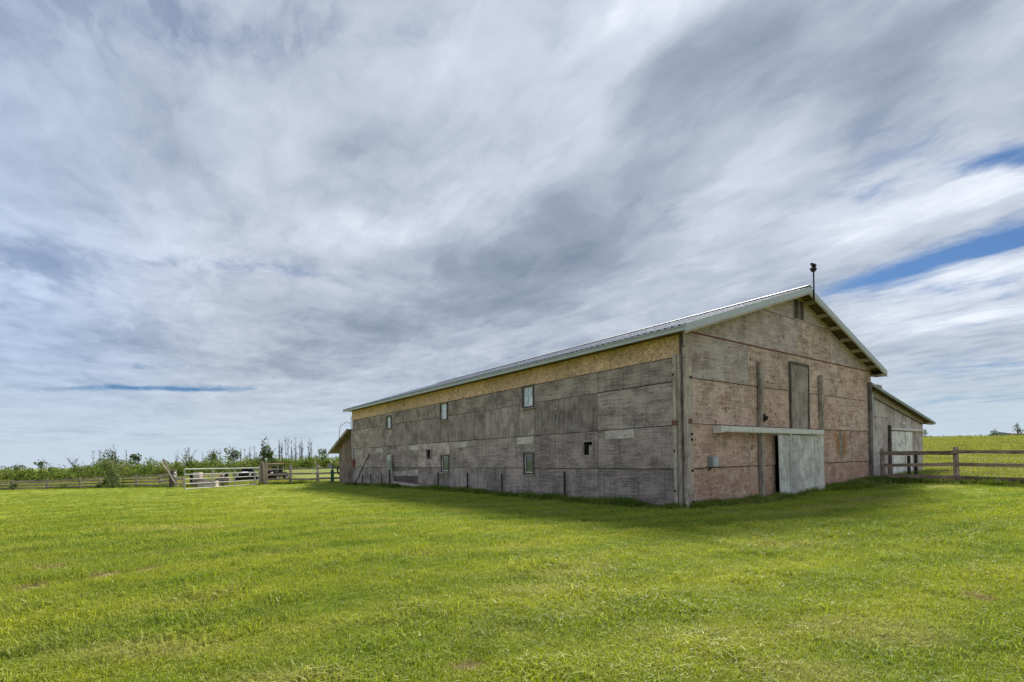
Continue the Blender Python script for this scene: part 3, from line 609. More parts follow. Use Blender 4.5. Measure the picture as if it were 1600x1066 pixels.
# ---- roof
deck_t = .05
roof = MB()
x0, xr, x1 = -.45, 6.685, W_ + .45; z0, zr = 4.86, 7.13
for a, b in ((x0, xr), (x1, xr)):
    roof.prism([(a, z0), (b, zr), (b, zr + deck_t), (a, z0 + deck_t)], 1, -.44, L_ + .38)
roof_o = roof.build('roof', M['soffit'], barn)
sw, rib = .914, .028
def roof_sheet_mb(sgn, y0, y1):
    mb = MB(); ns = max(1, round((y1 - y0) / .2285)); pts = []
    for k in range(ns):
        c = y0 + (y1 - y0) * k / ns; w = (y1 - y0) / ns
        pts += [(c, 0), (c + w * .62, 0), (c + w * .70, rib), (c + w * .90, rib)]
    pts.append((y1, 0))
    xe = xr - sgn * (xr - x0 + .05); ze = z0 + deck_t + .012 - .05 * SL
    n_ = len(pts)
    for (yy, h) in pts: mb.v += [(xe, yy, ze + h), (xr, yy, zr + deck_t + .012 + h)]
    for i in range(n_ - 1): mb.face([2 * i, 2 * i + 1, 2 * i + 3, 2 * i + 2])
    for (yy, h) in pts: mb.v += [(xe, yy, ze + h - .006), (xr, yy, zr + deck_t + .006 + h)]
    o2 = 2 * n_
    for i in range(n_ - 1): mb.face([o2 + 2 * i, o2 + 2 * i + 1, o2 + 2 * i + 3, o2 + 2 * i + 2]); mb.face([2 * i, 2 * i + 2, o2 + 2 * i + 2, o2 + 2 * i])
    return mb
y = -.47; k = 0
while y < L_ + .40 - .05:
    y2 = min(y + sw, L_ + .40)
    for sgn in (1, -1):
        o = roof_sheet_mb(sgn, y + .004, y2 - .004).build('roof_sheet', M['galv'], roof_o, fix=False)
    y = y2
mb = MB(); mb.prism([(xr - .22, zr + .05), (xr, zr + .125), (xr + .22, zr + .05), (xr + .22, zr + .065), (xr, zr + .14), (xr - .22, zr + .065)], 1, -.49, L_ + .41); mb.build('ridge_cap', M['flash'], roof_o)
# eave fascia + drip edge (left), metal wrapped, in lengths
yy = -.46
while yy < L_ + .38:
    y2 = min(yy + 3.05, L_ + .38)
    mb = MB(); mb.box(-.487, -.452, yy + .004, y2 - .004, 4.76, 4.895, .002); mb.box(-.52, -.487, yy + .002, y2 - .002, 4.86, 4.872); mb.build('eave_flashing', M['flash'], roof_o); yy = y2
mb = MB(); mb.box(W_ + .452, W_ + .487, -.46, L_ + .38, 4.76, 4.895); mb.build('eave_flashing', M['flash'], roof_o)
mb = MB(); mb.box(-.45, -.02, -.1, L_ + .3, 4.80, 4.83); mb.box(W_ + .02, W_ + .45, -.1, L_ + .3, 4.80, 4.83); mb.build('soffit', M['soffit'], roof_o)
# rake fascia boards (front)
for sgn in (1, -1):
    ends = [(0, .52), (.52, 1.0)] if sgn > 0 else [(0, 1.0)]
    for a, b in ends:
        xa = xr - sgn * (xr - x0 + .03) * (1 - a); xb = xr - sgn * (xr - x0 + .03) * (1 - b)
        za, zb = z0 + (zr - z0) * a, z0 + (zr - z0) * b
        mb = MB(); mb.prism([(xa, za - .13), (xb, zb - .13), (xb, zb + .075), (xa, za + .075)], 1, -.475, -.445); mb.build('rake_flashing', M['flash'], roof_o)
        mb = MB(); mb.prism([(xa, za - .185), (xb, zb - .185), (xb, zb - .132), (xa, za - .132)], 1, -.462, -.43); o = mb.build('rake_board', M['cream'], roof_o)
for x in (7.35, 8.35, 9.35, 10.35, 11.35, 12.25, 12.95, 6.0, 5.0, 4.0, 3.0, 2.0, 1.0):
    mb = MB(); zt_ = roofz(x); mb.box(x - .045, x + .045, -.428, -.02, zt_ - .15, zt_ - .02); mb.build('lookout_rafter', M['cream'], roof_o)
mb = MB(); mb.box(W_ + .02, W_ + .44, -.43, -.05, 4.70, 4.76); mb.build('eave_return', M['cream'], roof_o)
# ridge mast
mb = MB(); mb.tube([(6.95, -.50, 6.78), (6.95, -.50, 7.95)], .026, 8); mast = mb.build('ridge_mast', M['iron'], barn)
mb = MB(); mb.tube([(6.95, -.50, 7.76), (6.95, -.50, 7.8), (6.93, -.50, 7.86), (6.97, -.5, 7.9)], [.05, .09, .11, .05], 9); mb.tube([(6.98, -.50, 7.92), (6.99, -.50, 7.98), (6.98, -.50, 8.06)], [.05, .09, .02], 8); mb.tube([(6.97, -.50, 8.0), (6.80, -.50, 8.0)], [.03, .045], 7); mb.build('mast_head', M['iron'], mast)

# ---- lean-to on the far right side of the barn
LB = .35
shed = empty('lean_to_shed', bw(13.40, LB), TH, 'low grey lean-to with sloping green-edged roof on the right of the barn', 'shed')
def sz(x): return 4.42 - (4.42 - 3.06) * x / 8.0     # top of the wall
LW = 7.95
sb = [0, 1.4, 2.3, 3.05, 3.9, 4.8, 5.5, 6.2, 6.75, 7.35, LW]
mb = MB(); mb.box(.02, LW - .02, .03, .12, -.1, 2.9); mb.prism([(.02, 2.9), (LW - .02, 2.9), (LW - .02, sz(LW) - .05), (.02, sz(0) - .05)], 1, .03, .12)
mb.box(LW - .12, LW - .03, .12, 16, -.1, 3.0); sw_ = mb.build('shed_wall', M['core'], shed)
for i, (a, b) in enumerate(zip(sb, sb[1:])):
    for (lo, hi) in ([(-.1, 3.05), (3.07, None)] if b <= 3.1 else [(-.1, None)]):
        mb = MB(); g2 = .008; pr = random.uniform(0, .006)
        mb.prism([(a + g2, lo), (b - g2, lo), (b - g2, hi or sz(b) - .02), (a + g2, hi or sz(a) - .02)], 1, -.02 - pr, -pr + .03)
        o = mb.build('wall_board', M['shedwood'], sw_); o['tone'] = random.uniform(-.16, .12)
mb = MB(); mb.box(3.2, 6.05, -.10, -.06, .02, 2.45, .003); d_ = mb.build('shed_door', M['doorwood'], shed); d_['tone'] = .45
mb = MB(); mb.box(5.0, 5.02, -.105, -.1, .02, 2.45); mb.build('door_seam', M['darkwood'], d_)
mb = MB(); mb.box(3.05, LW + .1, -.16, -.03, 2.50, 2.60, .003); mb.build('door_track', M['white'], shed)
mb = MB(); mb.box(2.95, 3.12, -.12, -.02, .0, 2.72, .003); mb.build('door_post', M['darkwood'], shed)['tone'] = .3
mb = MB(); mb.box(4.6, 4.85, -.16, -.03, 2.82, 2.9); mb.build('wall_lamp', M['lamp'], shed)
mb = MB(); mb.prism([(-.02, sz(0) - .30), (LW, sz(LW) - .18), (LW + .0, sz(LW) + .0), (-.02, sz(0) + .0)], 1, -.06, -.03); o = mb.build('rake_board', M['cream'], shed); o['tone'] = -.1
mb = MB(); mb.prism([(-.02, sz(0) - .335), (LW - .1, sz(LW) - .215), (LW - .1, sz(LW) - .18), (-.02, sz(0) - .30)], 1, -.045, -.021); mb.build('shadow_strip', M['darkwood'], shed)  # dark strip painting in the shadow line under the rake board
mb = MB(); mb.prism([(-.02, sz(0) + .005), (LW + .85, sz(LW + .85) + .005), (LW + .85, sz(LW + .85) + .04), (-.02, sz(0) + .04)], 1, -.33, 16); sr = mb.build('roof', M['soffit'], shed)
mb = MB(); mb.prism([(-.02, sz(0) - .045), (LW + .86, sz(LW + .86) - .045), (LW + .86, sz(LW + .86) + .075), (-.02, sz(0) + .075)], 1, -.36, -.33); mb.build('roof_edging', M['green_flash'], sr)
mb = MB(); mb.prism([(-.02, sz(0) + .045), (LW + .93, sz(LW + .93) + .045), (LW + .93, sz(LW + .93) + .075), (-.02, sz(0) + .075)], 1, -.33, 16); mb.build('roof_metal', M['galv'], sr)
mb = MB(); mb.prism([(0, 0), (.5, -.07), (.5, .1), (0, .12)], 1, -.3, -.1); o = mb.build('roof_end_block', M['trim'], sr); o.location = (.95, 0, sz(1.0) + .08)
for i in range(5): 
    mb = MB(); mb.box(LW - .02, LW + .8, -.28 + i * 4, -.18 + i * 4, sz(LW + .4) - .13, sz(LW + .4) - .02); mb.build('rafter_tail', M['cream'], sr)

# ---- lean-to beyond the far gable
ls = empty('lean_to_shed', bw(0, L_ + .02), TH, 'small brown-grey lean-to behind the far left end of the barn', 'shed')
def lz(y): return 3.62 - .37 * y
LE = 2.85
mb = MB(); mb.prism([(0, -.1), (LE, -.1), (LE, lz(LE) - .15), (0, lz(0) - .15)], 0, .05, .15); mb.box(.05, 8, LE - .1, LE, -.1, lz(LE) - .15); lw_ = mb.build('shed_wall', M['core'], ls)
for a, b in zip(np.linspace(0, LE, 6), np.linspace(0, LE, 6)[1:]):
    mb = MB(); mb.prism([(a + .01, -.1), (b - .01, -.1), (b - .01, lz(b) - .12), (a + .01, lz(a) - .12)], 0, .02, .05); o = mb.build('wall_board', M['redtrim'], lw_); o['tone'] = random.uniform(-.1, .3)
mb = MB(); mb.prism([(0, lz(0) - .08), (4.0, lz(4.0) - .08), (4.0, lz(4.0)), (0, lz(0))], 0, -.35, 8.2); lr = mb.build('roof', M['trim'], ls)
mb = MB(); mb.prism([(0, lz(0) - .16), (4.02, lz(4.02) - .16), (4.02, lz(4.02) + .03), (0, lz(0) + .03)], 0, -.39, -.35); mb.build('roof_edging', M['trim'], lr)['tone'] = .2

# ================================================================== FENCES, GATE, STAKES
def W2(v): return (v.x, v.y, v.z)
def make_fence(name, pts, rails, hp, label, cat='fence', postw=.14, railh=.12, mat_post='post', mat_rail='rail', group=None, post_r=True, mesh=False, tall={}, side=-1, sag=.02):
    P = [Vector((p.x, p.y, gz(p.x, p.y))) for p in pts]
    root = empty(name, P[0], 0, label, cat, group); o0 = P[0]
    for i, p in enumerate(P):
        q = p - o0; h = tall.get(i, hp * random.uniform(.97, 1.06)); mb = MB(); lx, ly = random.uniform(-.02, .02), random.uniform(-.02, .02)
        r = postw / 2 * random.uniform(.9, 1.1)
        mb.tube([(q.x, q.y, q.z - .15), (q.x + lx * .5, q.y + ly * .5, q.z + h * .5), (q.x + lx, q.y + ly, q.z + h)], [r * 1.08, r, r * .93], 9)
        mb.build('post', M[mat_post], root)['tone'] = random.uniform(-.15, .1)
    for a, b in zip(P, P[1:]):
        d = (b - a).normalized(); nrm = Vector((d.y, -d.x, 0)) * side; offn = nrm * (postw / 2 + .025)
        for z in rails:
            za = z + random.uniform(-.03, .03); zb = z + random.uniform(-.03, .03)
            s = a - o0 + offn + Vector((0, 0, za)) - d * .06; e = b - o0 + offn + Vector((0, 0, zb)) + d * .06
            mb = MB(); m3 = (s + e) / 2 + Vector((0, 0, -sag * random.random())); hh = railh * random.uniform(.85, 1.1)
            ps = [s, (s * 2 + e) / 3 + Vector((0, 0, random.uniform(-.01, .01))), (s + e * 2) / 3 + Vector((0, 0, random.uniform(-.012, .005))), e]
            e1 = nrm * .02; bidx = 0
            for c in ps:
                up_ = Vector((0, 0, hh / 2 * random.uniform(.88, 1.08)))
                for v in (c - e1 - up_, c + e1 - up_, c + e1 + up_, c - e1 + up_): mb.v.append(W2(v))
            for k in range(3):
                for t in range(4): u, w = k * 4 + t, k * 4 + (t + 1) % 4; mb.face([u, w, w + 4, u + 4])
            mb.face([3, 2, 1, 0]); mb.face([12, 13, 14, 15])
            mb.build('rail', M[mat_rail], root)['tone'] = random.uniform(-.2, .25)
        if mesh:
            mb = MB(); Ld = (b - a).length; nn = int(Ld / .15)
            for k in range(nn):
                c = a - o0 + d * (k * .15) - nrm * (postw / 2 + .01); mb.tube([W2(c + Vector((0, 0, .05))), W2(c + Vector((0, 0, rails[-1])))], .0022, 3, False)
            for z in np.linspace(.1, rails[-1] - .05, 7): mb.tube([W2(a - o0 - nrm * (postw / 2 + .01) + Vector((0, 0, z))), W2(b - o0 - nrm * (postw / 2 + .01) + Vector((0, 0, z)))], .0022, 3, False)
            o = mb.build('wire_mesh', M['galv'], root, fix=False); tag(o, kind='stuff')
    return root
rf = make_fence('rail_fence', RF, (.27, .73, 1.20), 1.42, 'weathered three-rail wooden fence running right from the lean-to', mesh=True, postw=.20, railh=.15, side=1, mat_rail='rail')
lf = make_fence('rail_fence', LF, (.25, .52, .79, 1.02), 1.14, 'distant low board fence across the far left edge of the lawn', postw=.18, railh=.15, mat_rail='trim', side=1)
mf = make_fence('rail_fence', MF, (.36, .74, 1.12), 1.38, 'three-rail wooden fence between the gate and the left lean-to', postw=.22, railh=.14, mat_rail='trim', side=1, tall={0: 1.75})
# gate
def tube_gate():
    a = GATE_L.copy(); b = GATE_R.copy(); root = empty('tube_gate', (a.x, a.y, a.z), 0, 'long pale metal five-bar gate standing between the left fence and the wooden post', 'gate')
    e = b - a; e.z = 0; L = e.length
    zz0 = [.06, .36, .64, .92, 1.24]
    dz = (b.z - a.z)
    for z in zz0:
        mb = MB(); mb.tube([(0, 0, z), (e.x, e.y, z + dz)], .028 if z < 1.2 else .034, 8); mb.build('bar', M['gatepipe'], root)
    for k in (0, .33, .62, .92, 1.0):
        mb = MB(); mb.tube([(e.x * k, e.y * k, .03 + dz * k), (e.x * k, e.y * k, 1.30 + dz * k)], .036, 8); mb.build('upright', M['gatepipe'], root)
    return root
tube_gate()
def single_post(px, Y, h, w, label, mat='post', lean=(0, 0), tone=0., cat='post', group=None, name='wooden_post', d=None):
    p = gp(px, Y); mb = MB(); mb.tube([(0, 0, -.2), (lean[0] * .5, lean[1] * .5, h * .5), (lean[0], lean[1], h)], [w / 2 * 1.05, w / 2, w / 2 * .94], 9)
    o = mb.build(name, M[mat], None, p); o['tone'] = tone; return tag(o, label, cat, group)
single_post(415, 38.2, 1.62, .26, 'thick mossy gate post beside the right end of the metal gate')
single_post(407, 38.4, 1.45, .18, 'thinner leaning post just left of the mossy gate post', tone=-.2, lean=(-.1, 0))
single_post(538, 36.4, 1.55, .16, 'pale post standing against the far left lean-to', tone=.1)
# bundle of old planks and poles at the corner of the left fence
bp = gp(270, 38.6); bd = empty('pole_bundle', bp, 0, 'bundle of upright old timbers at the corner left of the gate', 'timber')
for k in range(6):
    x = -.22 + .085 * k; mb = MB(); hh = random.uniform(1.15, 1.38); mb.box(x - .04, x + .04, random.uniform(-.1, 0), .05, -.1, hh, .006); mb.build('timber', M['trim' if k % 2 else 'darkwood'], bd)['tone'] = random.uniform(-.1, .7)
mb = MB(); mb.tube([(.25, .1, .35), (-.2, .1, 1.3), (-.62, .12, 2.12)], [.05, .06, .07], 7); o = mb.build('leaning_pole', M['trim'], None, bp + Vector((0, -.25, 0))); tag(o, 'grey pole leaning up to the left from the timber bundle', 'pole')
mb = MB(); mb.tube([(.35, 0, .3), (-.1, 0, 1.15), (-.55, .02, 1.78)], [.035, .035, .04], 7); o = mb.build('leaning_pole', M['post'], None, bp + Vector((.05, -.42, 0))); o['tone'] = .35; tag(o, 'paler shorter pole leaning beside the grey one on the timber bundle', 'pole')
# short low barrier between bundle and gate
make_fence('rail_fence', [gp(275, 37.2), gp(286, 35.2)], (.30, .62), .8, 'short low piece of fence joining the timber bundle to the gate', postw=.12, mat_rail='post', side=1)
mb = MB(); mb.tube([(-.15 + .30 * math.cos(t), 0, .9 + .2 * math.sin(t)) for t in np.linspace(2.2, 5.2, 9)], .045, 6); o = mb.build('bent_pipe', M['gatepipe'], None, gp(281, 36)); tag(o, 'curved pale pipe hanging between timber bundle and gate', 'pipe')
# rope loops on the third post
p = MF[2]; mb = MB()
mb.tube([(p.x - .08, p.y - .18, 1.28), (p.x - .22, p.y - .2, 1.05), (p.x - .28, p.y - .2, .8), (p.x - .05, p.y - .2, .66), (p.x + .08, p.y - .2, .85), (p.x + .02, p.y - .18, 1.25)], .022, 6)
mb.tube([(p.x + .05, p.y - .18, 1.3), (p.x + .2, p.y - .2, 1.32), (p.x + .32, p.y - .2, 1.08)], .022, 6)
for i, v in enumerate(mb.v): mb.v[i] = (v[0] - p.x, v[1] - p.y, v[2])
o = mb.build('rope_coil', M['rope'], None, (p.x, p.y, gz(p.x, p.y))); tag(o, 'white rope looped over a fence post near the lean-to', 'rope')
# dark green iron stand by the fence
p = gp(519, 37.6); gs_ = empty('iron_stand', p, 0, 'dark green iron stand with a grey box on top beside the rope post', 'stand')
mb = MB(); mb.box(-.10, .10, -.08, .08, 0, .95); mb.box(-.2, .26, -.14, .14, 0, .12); mb.build('column', M['greenpaint'], gs_)
mb = MB(); mb.box(-.28, .03, -.1, .1, 1.05, 1.42, .01); mb.build('grey_box', M['greybox'], gs_)
mb = MB(); mb.tube([(.0, 0, .9), (.05, 0, 1.5)], .05, 7); mb.build('riser', M['darkwood'], gs_)
mb = MB(); mb.tube([(-.02, -.02, 1.45), (-.2, -.02, 1.75)], [.06, .01], 5); mb.tube([(.05, -.02, 1.45), (.12, -.02, 1.72)], [.05, .01], 5); mb.build('yellow_tip', plain('yellow_plastic', (.55, .6, .12)), gs_)
p = gp(531, 37.2); mb = MB()
mb.tube([(.15, 0, 1.75), (.2, 0, 1.5), (-.05, 0, 1.2), (-.2, 0, .95), (-.12, 0, .7), (.25, 0, .55)], [.07, .09, .08, .06, .06, .05], 8)
o = mb.build('curved_arm', M['iron'], None, p); tag(o, 'dark curved iron arm rising between green stand and lean-to', 'iron arm')
# dark stakes along the long wall
stk = [(4.69, 1.0, .07), (8.39, .85, .05), (11.0, .88, .06), (13.68, .86, .06), (20.5, .72, .07), (22.16, .68, .06), (23.55, .62, .06)]
lbl = ['rusty stake nearest the corner post, against the grey wall', 'rusty stake just left of the lower pale-sash window', 'rusty stake in the middle of the long wall, below a pale patch board',
       'rusty stake just left of the far lower window', 'first short rusty stake left of the mossy meter post', 'short rusty stake between two others near the leaning rod', 'leftmost short rusty stake by the foot of the leaning rod']
for (y, h, w), lb in zip(stk, lbl):
    p = bw(-.13, y); mb = MB(); mb.box(-w / 2, w / 2, -.02, .02, -.2, h, .002); o = mb.build('metal_stake', M['iron'], None, (p.x, p.y, 0)); o.rotation_euler = (0, R(random.uniform(-1.5, 1.5)), TH - R(90)); tag(o, lb, 'stake', 'rusty stakes standing along the long wall')
p = bw(-.35, 21.9); q = bw(-.12, 22.3, 1.92)
mb = MB(); a = bw(-.5, 24.0, 0) ; mb.tube([W2(Vector((0, 0, -.05))), W2(q - a)], .03, 6); o = mb.build('leaning_rod', M['iron'], None, a); tag(o, 'long dark rod leaning against the far end of the grey wall', 'rod')
mp = empty('meter_post', W2(bw(-.22, 19.12)), TH - R(90), 'green mossy meter box on a rusty stake against the grey wall', 'meter post')
mb = MB(); mb.box(-.04, .04, -.03, .03, -.2, 1.2); mb.build('stake', M['iron'], mp)
mb = MB(); mb.box(-.16, .16, -.06, .06, .95, 1.5, .01); mb.build('meter_box', M['green_flash'], mp)
mb = MB(); mb.box(-.13, .13, -.07, .05, 1.5, 1.8, .02); mb.build('white_cap', M['white'], mp)
mb = MB(); mb.tube([(.22, 0, .8), (.2, 0, 1.3), (.24, 0, 1.85)], .018, 6); mb.build('cable', M['rope'], mp)
# stakes behind the right fence
for px, Y, h, lb in [(1420, 22.8, 1.05, 'left of two dark stakes in front of the lean-to door'), (1431, 22.8, 1.08, 'right of two dark stakes in front of the lean-to door'), (1391, 23.2, .6, 'short brown stub post beside the lean-to door post')]:
    p = gp(px, Y); mb = MB(); w = .09 if 'stub' not in lb else .16; mb.box(-w / 2, w / 2, -.04, .04, -.2, h, .004); o = mb.build('metal_stake', M['iron'] if 'stub' not in lb else M['rail'], None, p); tag(o, lb, 'stake')

# ================================================================== THINGS BEHIND THE GATE
def wheel(parent, x, y, z, r, w):
    mb = MB(); mb.tube([(x, y - w / 2, z), (x, y - w / 4, z), (x, y + w / 4, z), (x, y + w / 2, z)], [r * .9, r, r, r * .9], 16); t = mb.build('wheel', M['black'], parent)
    mb = MB(); mb.tube([(x, y - w / 2 - .012, z), (x, y + w / 2 + .012, z)], r * .5, 12); mb.build('rim', M['greybox'], t)
def jeep(px, Y, rz, label, body, hood, roof=None, wind='white'):
    """small open utility vehicle; x axis points at its nose"""
    r_ = empty('utility_vehicle', gp(px, Y), rz, label, 'vehicle')
    mb = MB(); mb.prism([(-.9, .42), (.95, .42), (1.0, .62), (.95, .86), (.35, .92), (.3, .80), (-.9, .80)], 1, -.62, .62); mb.build('body', M[body], r_)
    mb = MB(); mb.prism([(.34, .93), (.97, .87), (.97, .93), (.36, 1.0)], 1, -.5, .5); mb.build('hood', M[hood], r_)
    mb = MB(); mb.box(1.0, 1.03, -.34, .34, .5, .82); mb.build('grille', M['black'], r_)
    mb = MB(); mb.box(1.0, 1.16, -.66, .66, .34, .46); mb.build('bumper', M['iron'], r_)
    for s in (-1, 1):
        mb = MB(); mb.tube([(.98, s * .48, .76), (1.06, s * .48, .76)], .10, 12); mb.build('headlight', M['lamp'], r_)
        mb = MB(); mb.prism([(.35, .66), (.5, .84), (.95, .84), (1.02, .66)], 1, s * .62 - .0, s * .80); mb.build('fender', M[body], r_)
        wheel(r_, .66, s * .68, .31, .31, .2); wheel(r_, -.62, s * .68, .31, .31, .2)
    mb = MB(); mb.box(-.55, -.35, -.45, .45, .8, 1.25, .01); mb.box(-.35, -.0, -.45, .45, .8, .92, .01); mb.build('seat', M['black'], r_)
    mb = MB(); mb.tube([(.3, -.52, .9), (.18, -.5, 1.45), (.18, .5, 1.45), (.3, .52, .9)], .028, 6); mb.build('windshield_frame', M[wind], r_)
    mb = MB(); mb.tube([(.02 + .0, .28 + .16 * math.cos(t), 1.1 + .16 * math.sin(t)) for t in np.linspace(0, 2 * math.pi, 13)], .02, 5); mb.build('steering_wheel', M['black'], r_)
    if roof:
        mb = MB(); mb.prism([(-.75, 1.5), (.2, 1.47), (.3, 1.53), (-.75, 1.58)], 1, -.6, .6); mb.build('canopy', M[roof], r_)
        for s in (-1, 1): mb = MB(); mb.tube([(-.7, s * .52, .8), (-.7, s * .52, 1.5)], .025, 6); mb.build('roll_bar', M['black'], r_)
    return r_
jp = jeep(385, 44, R(-75), 'dark open vehicle with painted white highlight on hood and round headlights behind the gate', 'darkpaint', 'darkpaint', None, 'iron')
mb = MB(); mb.prism([(.40, 1.0), (.96, .935), (.96, .942), (.40, 1.008)], 1, -.22, .22); mb.build('hood_highlight', M['highlight_white'], jp)  # white plate standing in for a light highlight on the dark hood
jeep(428, 44, R(-100), 'dark open vehicle with a rust-brown canopy and white windshield frame behind the fence', 'darkpaint', 'iron', 'rustroof')
def crate(px, Y, sx, sy, h, label, mat='trim', z=0., rz=0., tone=.2):
    p = gp(px, Y, z); r_ = empty('wooden_crate', p, rz, label, 'crate')
    n_ = max(2, int(h / .16))
    for k in range(n_):
        a, b = h * k / n_ + .012, h * (k + 1) / n_ - .012
        for s in (-1, 1):
            mb = MB(); mb.box(-sx / 2, sx / 2, s * sy / 2 - .012, s * sy / 2 + .012, a, b, .003); mb.build('slat', M[mat], r_)['tone'] = tone + random.uniform(-.2, .2)
            mb = MB(); mb.box(s * sx / 2 - .012, s * sx / 2 + .012, -sy / 2 + .013, sy / 2 - .013, a, b); mb.build('slat', M[mat], r_)['tone'] = tone
    mb = MB(); mb.box(-sx / 2 + .015, sx / 2 - .015, -sy / 2 + .015, sy / 2 - .015, .0, h * .75); mb.build('contents', M['brown'], r_)
    return r_
crate(325, 36.5, 1.15, .6, .42, 'low pale wooden box lying just behind the gate', 'paleboard', .0, R(8), -.1)
crate(309, 38.2, .42, .5, 1.05, 'tall narrow pale crate behind the left part of the gate', 'paleboard', 0, R(4), .0)
crate(312, 37.4, .8, .5, .55, 'brown slatted crate in front of the tall narrow one', 'brown', 0, R(-5), .5)
crate(348, 38.6, .9, .5, .6, 'brown broken crate right of the plank stack behind the gate', 'brown', .0, R(12), .7)
def table(px, Y, label):
    r_ = empty('plank_trestle', gp(px, Y), R(10), label, 'trestle')
    for k in range(3): mb = MB(); mb.box(-.85, .85, -.3 + .2 * k + .01, -.1 + .2 * k - .01, .80, .85, .004); mb.build('plank', M['paleboard'], r_)['tone'] = random.uniform(-.3, 0)
    for sx in (-.7, .7):
        for sy in (-.25, .25): mb = MB(); mb.box(sx - .05, sx + .05, sy - .04, sy + .04, -.05, .80); mb.build('leg', M['post'], r_)
    mb = MB(); mb.box(-.7, .7, -.03, .03, .35, .44); mb.build('stretcher', M['post'], r_)
    return r_
table(330, 39.5, 'pale plank trestle standing among crates behind the gate')
def barrel(px, Y, h, r, mat, label, z=0):
    r_ = empty('barrel', gp(px, Y, z), 0, label, 'barrel')
    mb = MB(); mb.tube([(0, 0, 0), (0, 0, h * .33), (0, 0, h * .66), (0, 0, h)], [r * .95, r, r, r * .95], 14); mb.build('drum', M[mat], r_, smooth=False)
    for k in (.33, .66): mb = MB(); mb.tube([(0, 0, h * k - .015), (0, 0, h * k + .015)], r * 1.04, 14); mb.build('hoop', M['greybox'], r_)
barrel(303, 39.0, .95, .28, 'iron', 'dark barrel behind the left part of the gate')
barrel(350, 40.5, .95, .3, 'black', 'black barrel behind the broken crate past the gate')
single_post(331, 38.6, 1.25, .12, 'pale upright board among the crates behind the gate', 'paleboard', (.1, 0), .1)

# ================================================================== FAR THINGS ON THE RIGHT RISE
fb = empty('far_building', (170 * 1.0, 172, gz(170, 172) - 1.2), R(6), 'long low pale building on the skyline at far right', 'building')
mb = MB(); mb.box(-9.5, 12, -4, 4, 0, 2.2); mb.build('wall', M['paleboard'], fb)
mb = MB(); mb.prism([(-4.5, 2.2), (4.5, 2.2), (0, 3.0)], 0, -9.8, 12.3); mb.build('roof', M['galv'], fb)

# ================================================================== VEGETATION
def leaf_mat(name, c1, c2, c3=None):
    m, n = mat_new(name); ge = n.add('ShaderNodeNewGeometry'); oi = n.add('ShaderNodeObjectInfo').outputs['Random']
    P = ge.outputs['Position']; nz = n.noise(P, .9, 3, .6); f = n.m('ADD', n.m('MULTIPLY', nz, .9), n.m('MULTIPLY', n.m('SUBTRACT', ge.outputs['Random Per Island'], .5), .8))
    col = n.mix(n.mapr(f, .2, .75, 0, 1), c1, c2)
    if c3: col = n.mix(n.mapr(n.noise(P, .35, 3), .56, .66, 0, .8), col, c3)
    d = n.add('ShaderNodeBsdfDiffuse', {0: col}); t = n.add('ShaderNodeBsdfTranslucent', {0: col}); s = n.add('ShaderNodeMixShader', {0: .35, 1: d.outputs[0], 2: t.outputs[0]})
    n.add('ShaderNodeOutputMaterial', {0: s.outputs[0]}); return m
M['leaf'] = leaf_mat('bush_leaves', (.08, .125, .025), (.26, .32, .07), (.28, .27, .10))
M['leafdk'] = leaf_mat('tree_leaves', (.06, .09, .03), (.16, .20, .06))
M['leafsage'] = leaf_mat('willow_leaves', (.12, .16, .06), (.28, .33, .12))
M['bark'] = plain('grey_bark', (.16, .135, .115), .9, 0, .35)
M['deadbark'] = plain('dead_branch_bark', (.12, .095, .09), .9, 0, .25)
def leaves(mb, cx, cy, cz, rx, ry, rz, n_, s):
    """leaf-clump faces spread through a lumpy ellipsoid"""
    lumps = [(random.uniform(-.6, .6), random.uniform(-.6, .6), random.uniform(-.5, .75), random.uniform(.30, .62)) for _ in range(9)]
    for _ in range(n_):
        l = random.choice(lumps); v = Vector((random.gauss(0, 1), random.gauss(0, 1), random.gauss(0, 1))).normalized() * l[3] * random.uniform(.55, 1.05)
        p = Vector((cx + (l[0] + v.x) * rx, cy + (l[1] + v.y) * ry, cz + (l[2] + v.z) * rz))
        a = Vector((random.gauss(0, 1), random.gauss(0, 1), random.gauss(0, 1))).normalized(); b = a.cross(Vector((random.gauss(0, 1), random.gauss(0, 1), random.gauss(0, 1)))).normalized()
        k = s * random.uniform(.5, 1.2); i = len(mb.v)
        mb.v += [W2(p - a * k), W2(p + b * k * .5), W2(p + a * k), W2(p - b * k * .5)]; mb.face([i, i + 1, i + 2, i + 3])
def limb(mb, p, d, L, r, depth, spread=.5, upw=.15):
    q = p; pts = [W2(p)]; rs = [r]; dd = d.copy()
    for k in range(3):
        dd = (dd + Vector((random.uniform(-.12, .12), random.uniform(-.12, .12), random.uniform(-.05, .1)))).normalized(); q = q + dd * L / 3; pts.append(W2(q)); rs.append(r * (1 - .22 * (k + 1)))
        if depth > 0 and (k > 0 or random.random() < .5):
            for _ in range(random.choice((1, 2))):
                nd = (dd + Vector((random.uniform(-1, 1), random.uniform(-1, 1), random.uniform(-.2, .6))) * spread + Vector((0, 0, upw))).normalized(); limb(mb, q, nd, L * random.uniform(.45, .7), r * .5, depth - 1, spread, upw)
    mb.tube(pts, rs, 4, False)
